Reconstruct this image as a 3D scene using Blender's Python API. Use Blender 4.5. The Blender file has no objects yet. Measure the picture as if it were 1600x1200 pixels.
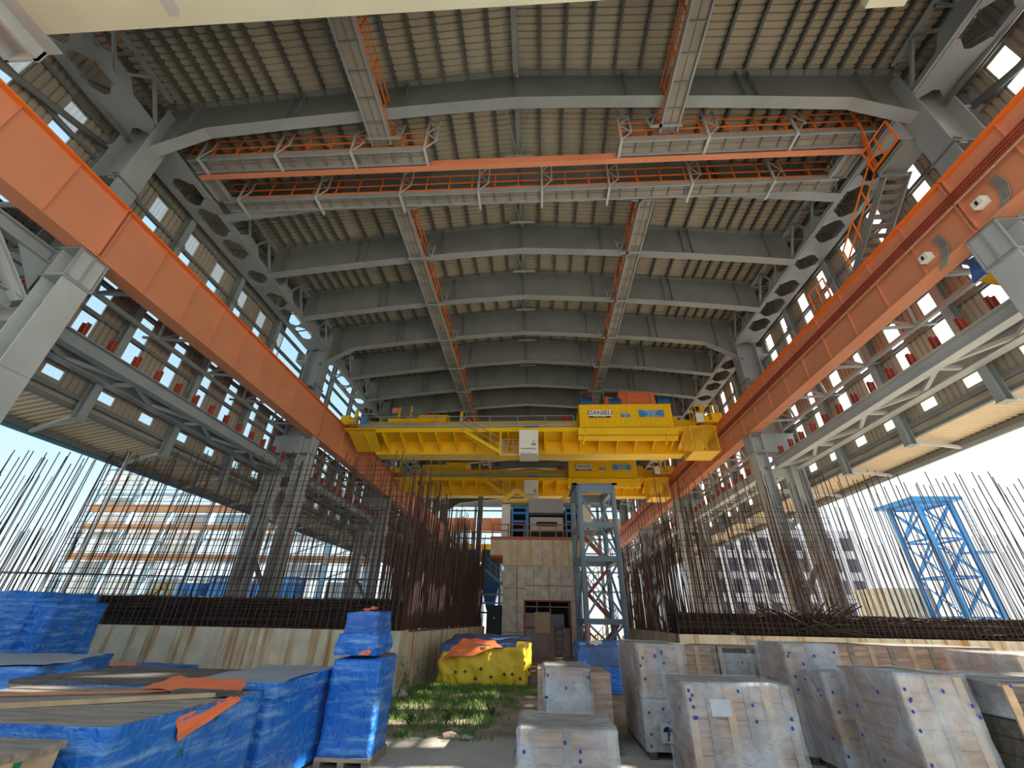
import bpy, bmesh, math, random
from mathutils import Vector, Matrix, noise
random.seed(7)
SC = bpy.context.scene
COL = SC.collection
PI = math.pi
R = math.radians

# ------------------------------------------------------------------ camera
cam_d = bpy.data.cameras.new('camera')
cam = bpy.data.objects.new('camera', cam_d)
COL.objects.link(cam)
cam_d.sensor_width = 36.0
cam_d.lens = 651.9 / 1600.0 * 36.0
cam_d.clip_start = 0.05
cam_d.clip_end = 600
_p, _y, _r = R(29.36), R(3.68), R(1.17)
_f = Vector((-math.sin(_y) * math.cos(_p), math.cos(_y) * math.cos(_p), math.sin(_p)))
_ri = Vector((math.cos(_y), math.sin(_y), 0))
_u = _ri.cross(_f)
_rr = _ri * math.cos(_r) + _u * math.sin(_r)
_uu = _u * math.cos(_r) - _ri * math.sin(_r)
cam.matrix_world = Matrix(((_rr.x, _uu.x, -_f.x, 0), (_rr.y, _uu.y, -_f.y, 0), (_rr.z, _uu.z, -_f.z, 2.0), (0, 0, 0, 1)))
SC.camera = cam

# ------------------------------------------------------------------ sky, sun, exposure
W = bpy.data.worlds.new('sky')
SC.world = W
W.use_nodes = True
nt = W.node_tree
nt.nodes.clear()
out = nt.nodes.new('ShaderNodeOutputWorld')
bg = nt.nodes.new('ShaderNodeBackground')
tc = nt.nodes.new('ShaderNodeTexCoord')
sep = nt.nodes.new('ShaderNodeSeparateXYZ')
nt.links.new(tc.outputs['Generated'], sep.inputs[0])
rz = nt.nodes.new('ShaderNodeValToRGB')
rz.color_ramp.elements[0].position = 0.0
rz.color_ramp.elements[0].color = (0.86, 0.95, 1.0, 1)
rz.color_ramp.elements[1].position = 0.75
rz.color_ramp.elements[1].color = (0.32, 0.60, 0.93, 1)
e = rz.color_ramp.elements.new(0.3)
e.color = (0.52, 0.78, 0.97, 1)
nt.links.new(sep.outputs['Z'], rz.inputs[0])
# whiter towards the sun, on the right of the hall
rx = nt.nodes.new('ShaderNodeMapRange')
rx.inputs[1].default_value = -0.2
rx.inputs[2].default_value = 0.8
nt.links.new(sep.outputs['X'], rx.inputs[0])
mx = nt.nodes.new('ShaderNodeMix')
mx.data_type = 'RGBA'
mx.inputs[7].default_value = (0.92, 1.0, 1.0, 1)
nt.links.new(rx.outputs[0], mx.inputs[0])
nt.links.new(rz.outputs[0], mx.inputs[6])
nt.links.new(mx.outputs[2], bg.inputs[0])
bg.inputs[1].default_value = 0.40
nt.links.new(bg.outputs[0], out.inputs[0])

sd = bpy.data.lights.new('sun', 'SUN')
sd.energy = 7.5
sd.angle = R(0.6)
sd.color = (1.0, 0.93, 0.80)
sun = bpy.data.objects.new('sun', sd)
COL.objects.link(sun)
SUN_DIR = Vector((0.80, 0.12, 0.56)).normalized()      # towards the sun
sun.rotation_euler = SUN_DIR.to_track_quat('Z', 'Y').to_euler()
sun.location = (60, -15, 50)

SC.view_settings.view_transform = 'Standard'
SC.view_settings.look = 'None'
SC.view_settings.gamma = 1.0
SC.view_settings.use_curve_mapping = False
SC.view_settings.exposure = 1.55
SC.cycles.use_denoising = True
SC.cycles.max_bounces = 10
SC.cycles.diffuse_bounces = 6
SC.cycles.transparent_max_bounces = 16

# ------------------------------------------------------------------ materials
MATS = {}
def mat(name, col, rough=0.6, metal=0.0, var=0.25, scale=3.0, col2=None, bump=0.0, bscale=30.0, stretch=(1, 1, 1), spec=0.4, lo=0.35, hi=0.7, detail=6):
    if name in MATS: return MATS[name]
    m = bpy.data.materials.new(name); m.use_nodes = True
    t = m.node_tree; b = t.nodes['Principled BSDF']
    b.inputs['Roughness'].default_value = rough
    b.inputs['Metallic'].default_value = metal
    b.inputs['Specular IOR Level'].default_value = spec
    g = t.nodes.new('ShaderNodeNewGeometry')
    mp = t.nodes.new('ShaderNodeMapping'); mp.inputs['Scale'].default_value = stretch
    n = t.nodes.new('ShaderNodeTexNoise'); n.inputs['Scale'].default_value = scale; n.inputs['Detail'].default_value = detail
    r = t.nodes.new('ShaderNodeValToRGB')
    r.color_ramp.elements[0].position = lo; r.color_ramp.elements[1].position = hi
    c2 = col2 if col2 else tuple(max(0, c * (1 - var)) for c in col)
    r.color_ramp.elements[0].color = (*c2, 1); r.color_ramp.elements[1].color = (*col, 1)
    t.links.new(g.outputs['Position'], mp.inputs[0]); t.links.new(mp.outputs[0], n.inputs['Vector'])
    t.links.new(n.outputs[0], r.inputs[0]); t.links.new(r.outputs[0], b.inputs['Base Color'])
    if bump:
        n2 = t.nodes.new('ShaderNodeTexNoise'); n2.inputs['Scale'].default_value = bscale
        bp = t.nodes.new('ShaderNodeBump'); bp.inputs['Strength'].default_value = bump; bp.inputs['Distance'].default_value = 0.05
        t.links.new(mp.outputs[0], n2.inputs['Vector']); t.links.new(n2.outputs[0], bp.inputs['Height']); t.links.new(bp.outputs[0], b.inputs['Normal'])
    MATS[name] = m
    return m

steel = mat('grey_painted_steel', (0.30, 0.34, 0.36), 0.45, 0.0, 0.18, 0.8)
grating = mat('dusty_galvanised_plate', (0.34, 0.31, 0.27), 0.6, 0.0, 0.3, 0.7)
steel_d = mat('dark_grey_painted_steel', (0.20, 0.22, 0.22), 0.5, 0.0, 0.2, 0.9)
purlin_m = mat('shade_toned_purlin_steel', (0.13, 0.14, 0.135), 0.5, 0.0, 0.2, 0.9)  # shadow side of the purlins put into a darker base colour
steel_l = mat('light_grey_painted_steel', (0.46, 0.49, 0.50), 0.45, 0.0, 0.15, 0.8)
steel_b = mat('blue_grey_painted_steel', (0.22, 0.31, 0.40), 0.4, 0.0, 0.2, 0.8)
orange = mat('orange_girder_paint', (0.66, 0.26, 0.14), 0.5, 0.0, 0.12, 0.7)
orange_s = mat('orange_safety_and_flange_light', (0.85, 0.19, 0.03), 0.45, 0.0, 0.1, 2.0)
redox = mat('red_oxide_primer', (0.42, 0.075, 0.045), 0.6, 0.0, 0.25, 2.0)
yellow = mat('yellow_crane_paint', (0.90, 0.56, 0.012), 0.4, 0.0, 0.1, 0.6)
roofm = mat('beige_roof_sheet', (0.50, 0.46, 0.36), 0.55, 0.0, 0.15, 0.35)
wallm = mat('beige_wall_sheet', (0.40, 0.365, 0.30), 0.55, 0.0, 0.2, 0.35)
soffit = mat('tan_canopy_sheet', (0.66, 0.54, 0.38), 0.55, 0.0, 0.15, 0.5)
fascia = mat('blue_fascia_sheet', (0.10, 0.27, 0.42), 0.5, 0.0, 0.15, 0.5)
cream = mat('cream_painted_steel', (0.58, 0.60, 0.48), 0.5, 0.0, 0.1, 0.6)
black = mat('black_finish_and_painted_shade', (0.02, 0.02, 0.022), 0.7)  # also paints the dark interiors of the doorway and mill stand
white = mat('white_painted_metal', (0.82, 0.80, 0.76), 0.5, 0.0, 0.08, 1.5)
signblue = mat('blue_sign_board', (0.06, 0.27, 0.62), 0.45)
blue = mat('blue_machine_paint', (0.03, 0.13, 0.34), 0.45, 0.0, 0.2, 1.0)
blue_t = mat('bright_blue_paint', (0.05, 0.30, 0.70), 0.45, 0.0, 0.2, 1.0)
ltblue = mat('pale_blue_steel', (0.42, 0.60, 0.70), 0.45, 0.0, 0.2, 1.0)
rust_d = mat('dark_bundled_rebar', (0.045, 0.030, 0.026), 0.85, 0.0, 0.5, 1.5)
rust = mat('rusty_rebar_steel', (0.10, 0.052, 0.038), 0.8, 0.0, 0.5, 1.2, bump=0.3, bscale=40)
wood = mat('weathered_grey_timber', (0.40, 0.34, 0.27), 0.8, 0.0, 0.45, 2.5, stretch=(1, 6, 6), bump=0.3, bscale=20)
wood_n = mat('fresh_plywood', (0.62, 0.43, 0.26), 0.7, 0.0, 0.25, 2.0, stretch=(1, 5, 5))
wood_r = mat('reddish_crate_boards', (0.56, 0.38, 0.28), 0.75, 0.0, 0.4, 2.2, stretch=(1, 1, 7))
wood_d = mat('dark_damp_timber', (0.16, 0.14, 0.12), 0.85, 0.0, 0.5, 3.0, stretch=(1, 5, 5))
tarp_g = mat('grey_tarp_lining', (0.36, 0.38, 0.41), 0.6, 0.0, 0.15, 2.0)
tarp_o = mat('orange_tarp_lining', (0.95, 0.22, 0.08), 0.55, 0.0, 0.12, 3.0)
tarp_y = mat('yellow_tarp', (0.86, 0.58, 0.03), 0.5, 0.0, 0.18, 2.0)
tarp_n = mat('faded_navy_tarp', (0.12, 0.20, 0.42), 0.55, 0.0, 0.35, 2.5)
cap_b = mat('blue_plastic_cap', (0.02, 0.07, 0.45), 0.4)
green = mat('grass_blade', (0.16, 0.27, 0.05), 0.7, 0.0, 0.5, 2.0)
green2 = mat('weed_leaf', (0.11, 0.20, 0.06), 0.65, 0.0, 0.5, 4.0)
stone = mat('pale_rubble', (0.52, 0.48, 0.42), 0.9, 0.0, 0.3, 6.0)
strap_g = mat('green_strap', (0.02, 0.22, 0.12), 0.5)

def tarp_mat(name, col, scuff):
    m = bpy.data.materials.new(name); m.use_nodes = True
    t = m.node_tree; b = t.nodes['Principled BSDF']; b.inputs['Roughness'].default_value = 0.38
    g = t.nodes.new('ShaderNodeNewGeometry')
    mp = t.nodes.new('ShaderNodeMapping'); mp.inputs['Scale'].default_value = (0.7, 0.7, 5.5); mp.inputs['Rotation'].default_value = (0.15, 0.2, 0)
    n = t.nodes.new('ShaderNodeTexNoise'); n.inputs['Scale'].default_value = 2.2; n.inputs['Detail'].default_value = 8; n.inputs['Roughness'].default_value = 0.65
    r = t.nodes.new('ShaderNodeValToRGB'); r.color_ramp.elements[0].position = 0.48; r.color_ramp.elements[1].position = 0.72
    r.color_ramp.elements[0].color = (*col, 1); r.color_ramp.elements[1].color = (*scuff, 1)
    t.links.new(g.outputs['Position'], mp.inputs[0]); t.links.new(mp.outputs[0], n.inputs['Vector']); t.links.new(n.outputs[0], r.inputs[0]); t.links.new(r.outputs[0], b.inputs['Base Color'])
    n2 = t.nodes.new('ShaderNodeTexNoise'); n2.inputs['Scale'].default_value = 6.0; n2.inputs['Detail'].default_value = 6; n2.inputs['Distortion'].default_value = 0.8
    bp = t.nodes.new('ShaderNodeBump'); bp.inputs['Strength'].default_value = 0.9; bp.inputs['Distance'].default_value = 0.07
    t.links.new(g.outputs['Position'], n2.inputs['Vector']); t.links.new(n2.outputs[0], bp.inputs['Height']); t.links.new(bp.outputs[0], b.inputs['Normal'])
    return m
tarp_b = tarp_mat('blue_tarp', (0.012, 0.16, 0.62), (0.22, 0.45, 0.78))
tarp_d = tarp_mat('deep_blue_tarp', (0.015, 0.11, 0.46), (0.10, 0.25, 0.60))

def plastic_mat():
    m = bpy.data.materials.new('clear_plastic_sheet'); m.use_nodes = True
    t = m.node_tree; b = t.nodes['Principled BSDF']
    b.inputs['Roughness'].default_value = 0.16; b.inputs['Base Color'].default_value = (0.74, 0.79, 0.84, 1)
    g = t.nodes.new('ShaderNodeNewGeometry')
    n = t.nodes.new('ShaderNodeTexNoise'); n.inputs['Scale'].default_value = 1.5; n.inputs['Detail'].default_value = 7; n.inputs['Distortion'].default_value = 0.25
    r = t.nodes.new('ShaderNodeMapRange'); r.inputs[1].default_value = 0.35; r.inputs[2].default_value = 0.68; r.inputs[3].default_value = 0.08; r.inputs[4].default_value = 0.58
    tr = t.nodes.new('ShaderNodeBsdfTransparent'); mxs = t.nodes.new('ShaderNodeMixShader')
    t.links.new(g.outputs['Position'], n.inputs['Vector']); t.links.new(n.outputs[0], r.inputs[0]); t.links.new(r.outputs[0], mxs.inputs[0])
    t.links.new(tr.outputs[0], mxs.inputs[1]); t.links.new(b.outputs[0], mxs.inputs[2])
    n2 = t.nodes.new('ShaderNodeTexNoise'); n2.inputs['Scale'].default_value = 4.0; n2.inputs['Detail'].default_value = 5; n2.inputs['Distortion'].default_value = 0.6
    bp = t.nodes.new('ShaderNodeBump'); bp.inputs['Strength'].default_value = 1.0; bp.inputs['Distance'].default_value = 0.09
    t.links.new(g.outputs['Position'], n2.inputs['Vector']); t.links.new(n2.outputs[0], bp.inputs['Height']); t.links.new(bp.outputs[0], b.inputs['Normal'])
    t.links.new(mxs.outputs[0], t.nodes['Material Output'].inputs[0])
    return m
plastic = plastic_mat()

def pane_mat(name, fac, col):
    m = bpy.data.materials.new(name); m.use_nodes = True
    t = m.node_tree; t.nodes.remove(t.nodes['Principled BSDF'])
    tr = t.nodes.new('ShaderNodeBsdfTransparent'); tl = t.nodes.new('ShaderNodeBsdfTranslucent'); mxs = t.nodes.new('ShaderNodeMixShader')
    w = t.nodes.new('ShaderNodeTexWave'); w.inputs['Scale'].default_value = 2.0; w.bands_direction = 'Y'
    g = t.nodes.new('ShaderNodeNewGeometry'); mr = t.nodes.new('ShaderNodeMapRange'); mr.inputs[3].default_value = fac * 0.85; mr.inputs[4].default_value = fac * 1.15
    t.links.new(g.outputs['Position'], w.inputs[0]); t.links.new(w.outputs[1], mr.inputs[0]); t.links.new(mr.outputs[0], mxs.inputs[0])
    tl.inputs[0].default_value = (*col, 1); tr.inputs[0].default_value = (1, 1, 1, 1)
    t.links.new(tr.outputs[0], mxs.inputs[1]); t.links.new(tl.outputs[0], mxs.inputs[2]); t.links.new(mxs.outputs[0], t.nodes['Material Output'].inputs[0])
    return m
pane_c = pane_mat('clear_rooflight_sheet', 0.22, (0.75, 0.9, 0.95))
pane_f = pane_mat('frosted_rooflight_sheet', 0.8, (0.6, 0.6, 0.58))

def concrete_mat(name, base, stain, streak, amount):
    m = bpy.data.materials.new(name); m.use_nodes = True
    t = m.node_tree; b = t.nodes['Principled BSDF']; b.inputs['Roughness'].default_value = 0.85
    g = t.nodes.new('ShaderNodeNewGeometry')
    mp = t.nodes.new('ShaderNodeMapping'); mp.inputs['Scale'].default_value = (1.5, 1.5, 0.07)
    n = t.nodes.new('ShaderNodeTexNoise'); n.inputs['Scale'].default_value = 1.5; n.inputs['Detail'].default_value = 10; n.inputs['Roughness'].default_value = 0.72
    r = t.nodes.new('ShaderNodeValToRGB'); r.color_ramp.elements[0].position = 0.535 - amount; r.color_ramp.elements[1].position = 0.63 - amount * 0.8
    r.color_ramp.elements[0].color = (0, 0, 0, 1); r.color_ramp.elements[1].color = (1, 1, 1, 1)
    t.links.new(g.outputs['Position'], mp.inputs[0]); t.links.new(mp.outputs[0], n.inputs['Vector']); t.links.new(n.outputs[0], r.inputs[0])
    n2 = t.nodes.new('ShaderNodeTexNoise'); n2.inputs['Scale'].default_value = 2.2; n2.inputs['Detail'].default_value = 8
    t.links.new(g.outputs['Position'], n2.inputs['Vector'])
    r2 = t.nodes.new('ShaderNodeValToRGB'); r2.color_ramp.elements[0].position = 0.36; r2.color_ramp.elements[1].position = 0.62
    r2.color_ramp.elements[0].color = (*stain, 1); r2.color_ramp.elements[1].color = (*base, 1)
    t.links.new(n2.outputs[0], r2.inputs[0])
    mxx = t.nodes.new('ShaderNodeMix'); mxx.data_type = 'RGBA'; mxx.inputs[7].default_value = (*streak, 1)
    t.links.new(r.outputs[0], mxx.inputs[0]); t.links.new(r2.outputs[0], mxx.inputs[6]); t.links.new(mxx.outputs[2], b.inputs['Base Color'])
    bp = t.nodes.new('ShaderNodeBump'); bp.inputs['Strength'].default_value = 0.25; bp.inputs['Distance'].default_value = 0.03
    t.links.new(n2.outputs[0], bp.inputs['Height']); t.links.new(bp.outputs[0], b.inputs['Normal'])
    return m
conc_w = concrete_mat('rust_streaked_concrete', (0.62, 0.55, 0.42), (0.50, 0.44, 0.34), (0.36, 0.18, 0.05), 0.035)
conc_t = concrete_mat('board_marked_concrete', (0.74, 0.68, 0.57), (0.52, 0.47, 0.40), (0.68, 0.54, 0.35), 0.0)
conc_u = concrete_mat('tan_stained_concrete', (0.74, 0.64, 0.47), (0.60, 0.51, 0.38), (0.66, 0.47, 0.26), 0.06)
seam = mat('dark_formwork_joint', (0.22, 0.19, 0.16), 0.9)

def ground_mat():
    m = bpy.data.materials.new('dirt_and_dust_ground'); m.use_nodes = True
    t = m.node_tree; b = t.nodes['Principled BSDF']; b.inputs['Roughness'].default_value = 0.95
    g = t.nodes.new('ShaderNodeNewGeometry'); s = t.nodes.new('ShaderNodeSeparateXYZ'); t.links.new(g.outputs['Position'], s.inputs[0])
    n = t.nodes.new('ShaderNodeTexNoise'); n.inputs['Scale'].default_value = 1.1; n.inputs['Detail'].default_value = 9; n.inputs['Roughness'].default_value = 0.65
    t.links.new(g.outputs['Position'], n.inputs['Vector'])
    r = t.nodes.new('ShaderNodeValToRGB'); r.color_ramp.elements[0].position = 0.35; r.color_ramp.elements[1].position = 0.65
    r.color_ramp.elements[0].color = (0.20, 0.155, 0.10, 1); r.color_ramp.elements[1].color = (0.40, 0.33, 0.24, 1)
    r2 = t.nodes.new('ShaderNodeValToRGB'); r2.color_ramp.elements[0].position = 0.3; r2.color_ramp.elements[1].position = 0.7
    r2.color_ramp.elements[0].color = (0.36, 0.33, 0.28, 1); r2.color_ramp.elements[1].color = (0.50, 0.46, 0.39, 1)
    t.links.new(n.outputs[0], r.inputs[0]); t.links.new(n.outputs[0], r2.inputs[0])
    # dusty slab edge in front of the grass at about y = 10.3
    ad = t.nodes.new('ShaderNodeMath'); ad.operation = 'MULTIPLY_ADD'; ad.inputs[1].default_value = 1.2
    t.links.new(n.outputs[0], ad.inputs[0]); t.links.new(s.outputs['Y'], ad.inputs[2])
    mr = t.nodes.new('ShaderNodeMapRange'); mr.inputs[1].default_value = 10.7; mr.inputs[2].default_value = 11.0
    t.links.new(ad.outputs[0], mr.inputs[0])
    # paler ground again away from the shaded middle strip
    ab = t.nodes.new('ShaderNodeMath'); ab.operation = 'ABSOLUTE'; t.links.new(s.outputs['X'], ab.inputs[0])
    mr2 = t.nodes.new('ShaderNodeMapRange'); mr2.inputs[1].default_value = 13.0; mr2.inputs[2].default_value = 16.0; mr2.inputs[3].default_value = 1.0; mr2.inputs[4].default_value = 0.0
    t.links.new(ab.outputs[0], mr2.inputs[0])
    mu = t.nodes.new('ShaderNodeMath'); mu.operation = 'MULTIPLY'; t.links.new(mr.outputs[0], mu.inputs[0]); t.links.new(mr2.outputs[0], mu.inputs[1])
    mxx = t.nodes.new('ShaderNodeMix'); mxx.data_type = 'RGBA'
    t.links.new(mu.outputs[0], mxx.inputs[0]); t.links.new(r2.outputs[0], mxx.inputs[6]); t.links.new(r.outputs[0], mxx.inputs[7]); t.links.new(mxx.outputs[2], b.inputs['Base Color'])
    n3 = t.nodes.new('ShaderNodeTexNoise'); n3.inputs['Scale'].default_value = 9; n3.inputs['Detail'].default_value = 8; t.links.new(g.outputs['Position'], n3.inputs['Vector'])
    bp = t.nodes.new('ShaderNodeBump'); bp.inputs['Strength'].default_value = 0.6; bp.inputs['Distance'].default_value = 0.05
    t.links.new(n3.outputs[0], bp.inputs['Height']); t.links.new(bp.outputs[0], b.inputs['Normal'])
    return m
ground = ground_mat()

# ------------------------------------------------------------------ mesh helpers
V = Vector
def wloc(o):
    p = V((0, 0, 0))
    while o is not None:
        p = p + V(o.location); o = o.parent
    return p

class MB:
    def __init__(s): s.v = []; s.f = []
    def add(s, vs, fs):
        n = len(s.v); s.v += [V(a) for a in vs]; s.f += [[i + n for i in f] for f in fs]; return s
    def box(s, x0, x1, y0, y1, z0, z1):
        return s.add([(x0, y0, z0), (x1, y0, z0), (x1, y1, z0), (x0, y1, z0), (x0, y0, z1), (x1, y0, z1), (x1, y1, z1), (x0, y1, z1)],
                     [(0, 3, 2, 1), (4, 5, 6, 7), (0, 1, 5, 4), (1, 2, 6, 5), (2, 3, 7, 6), (3, 0, 4, 7)])
    def bar(s, p, q, w, h=None, up=(0, 0, 1)):
        p = V(p); q = V(q); d = (q - p).normalized(); h = w if h is None else h
        u = V(up)
        if abs(d.dot(u)) > 0.98: u = V((0, 1, 0)) if abs(d.y) < 0.9 else V((1, 0, 0))
        r = d.cross(u).normalized() * (w / 2); u = r.cross(d).normalized() * (h / 2)
        a = []
        for c in (p, q): a += [c - r - u, c + r - u, c + r + u, c - r + u]
        return s.add(a, [(0, 3, 2, 1), (4, 5, 6, 7), (0, 1, 5, 4), (1, 2, 6, 5), (2, 3, 7, 6), (3, 0, 4, 7)])
    def tube(s, p, q, r, n=6):
        p = V(p); q = V(q); d = (q - p).normalized()
        u = V((0, 0, 1)) if abs(d.z) < 0.9 else V((1, 0, 0))
        a = d.cross(u).normalized(); b = d.cross(a)
        vs = [c + a * (r * math.cos(2 * PI * i / n)) + b * (r * math.sin(2 * PI * i / n)) for c in (p, q) for i in range(n)]
        fs = [(i, (i + 1) % n, n + (i + 1) % n, n + i) for i in range(n)] + [tuple(range(n - 1, -1, -1)), tuple(range(n, 2 * n))]
        return s.add(vs, fs)
    def path(s, pts, r, n=6):
        for a, b in zip(pts, pts[1:]): s.tube(a, b, r, n)
        return s
    def prism(s, poly, off):
        off = V(off); n = len(poly); vs = [V(p) for p in poly] + [V(p) + off for p in poly]
        return s.add(vs, [tuple(range(n - 1, -1, -1)), tuple(range(n, 2 * n))] + [(i, (i + 1) % n, n + (i + 1) % n, n + i) for i in range(n)])
    def ibeam(s, p, q, h, w, tf=0.03, tw=0.02, up=(0, 0, 1)):
        p = V(p); q = V(q); d = (q - p).normalized(); u = V(up); r = d.cross(u).normalized(); u = r.cross(d).normalized()
        s.bar(p, q, tw, h - 2 * tf, up)
        o = u * (h / 2 - tf / 2)
        s.bar(p + o, q + o, w, tf, up); s.bar(p - o, q - o, w, tf, up)
        return s
    def build(s, name, m, parent=None, origin=None, smooth=False, extra=None):
        me = bpy.data.meshes.new(name)
        o = bpy.data.objects.new(name, me); COL.objects.link(o)
        if parent is not None:
            o.parent = parent; org = wloc(parent)
        else:
            org = V(origin) if origin is not None else V((0, 0, 0)); o.location = org
        me.from_pydata([tuple(a - org) for a in s.v], [], s.f)
        me.materials.append(m)
        for x in (extra or []): me.materials.append(x)
        if smooth: me.shade_smooth()
        return o

def tag(o, label, cat, group=None, kind=None):
    o['label'] = label; o['category'] = cat
    if group: o['group'] = group
    if kind: o['kind'] = kind
    return o
def thing(name, label, cat, loc=(0, 0, 0), group=None):
    o = bpy.data.objects.new(name, None); COL.objects.link(o); o.location = loc; o.empty_display_size = 0.2
    return tag(o, label, cat, group)
def kids(o): return list(o.children)
def copy_tree(o, parent=None):
    c = o.copy(); COL.objects.link(c)
    if parent is not None: c.parent = parent
    for ch in kids(o): copy_tree(ch, c)
    return c
def struct(name, mb, m, **k):
    o = mb.build(name, m, **k); o['kind'] = 'structure'; return o
ORD = 'first second third fourth fifth sixth seventh eighth ninth tenth eleventh twelfth thirteenth fourteenth fifteenth sixteenth seventeenth eighteenth nineteenth twentieth'.split()
TENS = {20: 'twenty', 30: 'thirty', 40: 'forty', 50: 'fifty'}
def nth(i):                       # 0 -> first
    if i < 20: return ORD[i]
    t, u = (i + 1) // 10 * 10, (i + 1) % 10
    return (TENS[t][:-1] + 'ieth') if u == 0 else TENS[t] + '-' + ORD[u - 1]
SIDE = {-1: 'left', 1: 'right'}

XC = -0.6
def fx(s, h): return XC + s * h
BAY = 13.71
YC = [8.0 + BAY * k for k in range(5)]          # main columns
Y_END = YC[-1] + 0.6
Y_ROOF0 = 2.9
def roof_z(x): return 20.15 - 0.105 * abs(x - XC)
ZG0, ZG1 = 10.85, 12.80                          # crane girder
HW = 14.5                                        # wall half width

# ------------------------------------------------------------------ ground, roof, walls
g = MB(); N = 10
for i in range(N):
    for j in range(N):
        x0 = -160 + 32 * i; y0 = -90 + 32 * j
        g.add([(x0, y0, 0), (x0 + 32, y0, 0), (x0 + 32, y0 + 32, 0), (x0, y0 + 32, 0)], [(0, 1, 2, 3)])
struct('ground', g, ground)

def corrugated(mb, p0, along, length, across, depth_dir, pitch=0.3, depth=0.045):
    """sheet with trapezoid ribs: ribs repeat 'along', run in direction 'across'"""
    along = V(along).normalized(); across = V(across); dd = V(depth_dir) * depth
    n = max(1, round(length / pitch)); pt = length / n
    vs = []; fs = []
    prof = [(0.0, 0), (0.18, 0), (0.28, 1), (0.90, 1)]
    pts = []
    for i in range(n):
        for a, d in prof: pts.append((i * pt + a * pt, d))
    pts.append((length, 0))
    for a, d in pts:
        b = V(p0) + along * a + dd * d
        vs += [b, b + across]
    for i in range(len(pts) - 1): fs.append((2 * i, 2 * i + 2, 2 * i + 3, 2 * i + 1))
    mb.add(vs, fs)

r = MB()
for s in (-1, 1):
    xe = fx(s, HW + 0.15)
    corrugated(r, (XC, Y_ROOF0, roof_z(XC)), (0, 1, 0), Y_END + 1.0 - Y_ROOF0, (xe - XC, 0, roof_z(xe) - roof_z(XC)), (0, 0, -1), 0.21, 0.06)
struct('ceiling', r, roofm)

WB = {-1: 8.0, 1: 8.4}                         # bottom of the side walls
STRIPS = [6.85 + 1.78 * k for k in range(-2, 32)]
SWID = {0: 0.30, 1: 0.36}
GIRT = [0.0, 0.82, 1.75, 2.75, 3.9, 5.1, 6.3, 7.45, 8.6]  # above the wall foot
wn = 0
for s in (-1, 1):
    w = MB(); X = fx(s, HW); zt = roof_z(X) - 0.02; zb = WB[s]
    ys = [Y_ROOF0]
    for k, yc in enumerate(STRIPS):
        h = SWID[k % 2]; ys += [yc - h, yc + h]
    ys.append(Y_END + 0.8)
    for a, b in zip(ys[0::2], ys[1::2]):
        if s < 0 and 19.4 < a and b < 32.5:
            corrugated(w, (X, a, zb), (0, 1, 0), b - a, (0, 0, 3.9), (-s, 0, 0), 0.21, 0.055); continue
        corrugated(w, (X, a, zb), (0, 1, 0), b - a, (0, 0, zt - zb), (-s, 0, 0), 0.21, 0.055)
    # sheet carried over and between the clear panes
    for k, yc in enumerate(STRIPS):
        h = SWID[k % 2]
        for z0, z1 in ((zb, zb + 0.32), (zb + 0.65, zb + 0.98), (zb + 8.55, zt)):
            if s < 0 and 19.4 < yc < 32.5 and z0 > zb + 4: continue
            w.box(X - 0.02, X + 0.02, yc - h, yc + h, z0, z1)
    struct('wall_' + SIDE[s], w, wallm)
    for k, yc in enumerate(STRIPS):
        h = SWID[k % 2]; wn += 1
        zf = zb + (3.9 if s < 0 and 19.4 < yc < 32.5 else 8.55)
        f = MB(); f.box(X - 0.03, X + 0.03, yc - h - 0.03, yc - h + 0.01, zb + 0.32, zf); f.box(X - 0.03, X + 0.03, yc + h - 0.01, yc + h + 0.03, zb + 0.32, zf)
        fo = struct('window_%d' % wn, f, wallm)
        opened = s < 0 and 19.4 < yc < 32.5
        pm = MB()
        pm.box(X - 0.006, X + 0.006, yc - h, yc + h, zb + 0.32, zb + 0.65)
        for z0, z1 in ((zb + 0.98, zb + 1.75), (zb + 1.75, zb + 2.75), (zb + 2.75, zb + 3.9), (zb + 3.9, zb + 5.1), (zb + 5.1, zb + 6.3), (zb + 6.3, zb + 7.45)):
            if opened and z0 > zb + 3.5: continue
            pm.box(X - 0.006, X + 0.006, yc - h, yc + h, z0 + 0.04, z1 - 0.04)
        pm.build('pane', pane_c, fo)
        if opened: continue
        fr = MB(); fr.box(X - 0.006, X + 0.006, yc - h, yc + h, zb + 7.5, zb + 8.55); fr.build('frosted_pane', pane_f, fo)

# girts on the walls
for s in (-1, 1):
    X = fx(s, HW - 0.09)
    for i, dz in enumerate(GIRT):
        m = MB(); z = WB[s] + dz + 0.05
        m.box(X - 0.07, X + 0.07, Y_ROOF0, Y_END, z - 0.015, z + 0.015); m.box(X - 0.08, X - 0.06, Y_ROOF0, Y_END, z - 0.07, z + 0.07); m.box(X + 0.055, X + 0.075, Y_ROOF0, Y_END, z - 0.07, z + 0.07)
        tag(m.build('wall_girt', steel_d, origin=(X, Y_ROOF0, z)), 'grey horizontal girt along the %s wall, %s from the bottom' % (SIDE[s], nth(i)), 'girt', 'girts of the %s wall' % SIDE[s])

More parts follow.
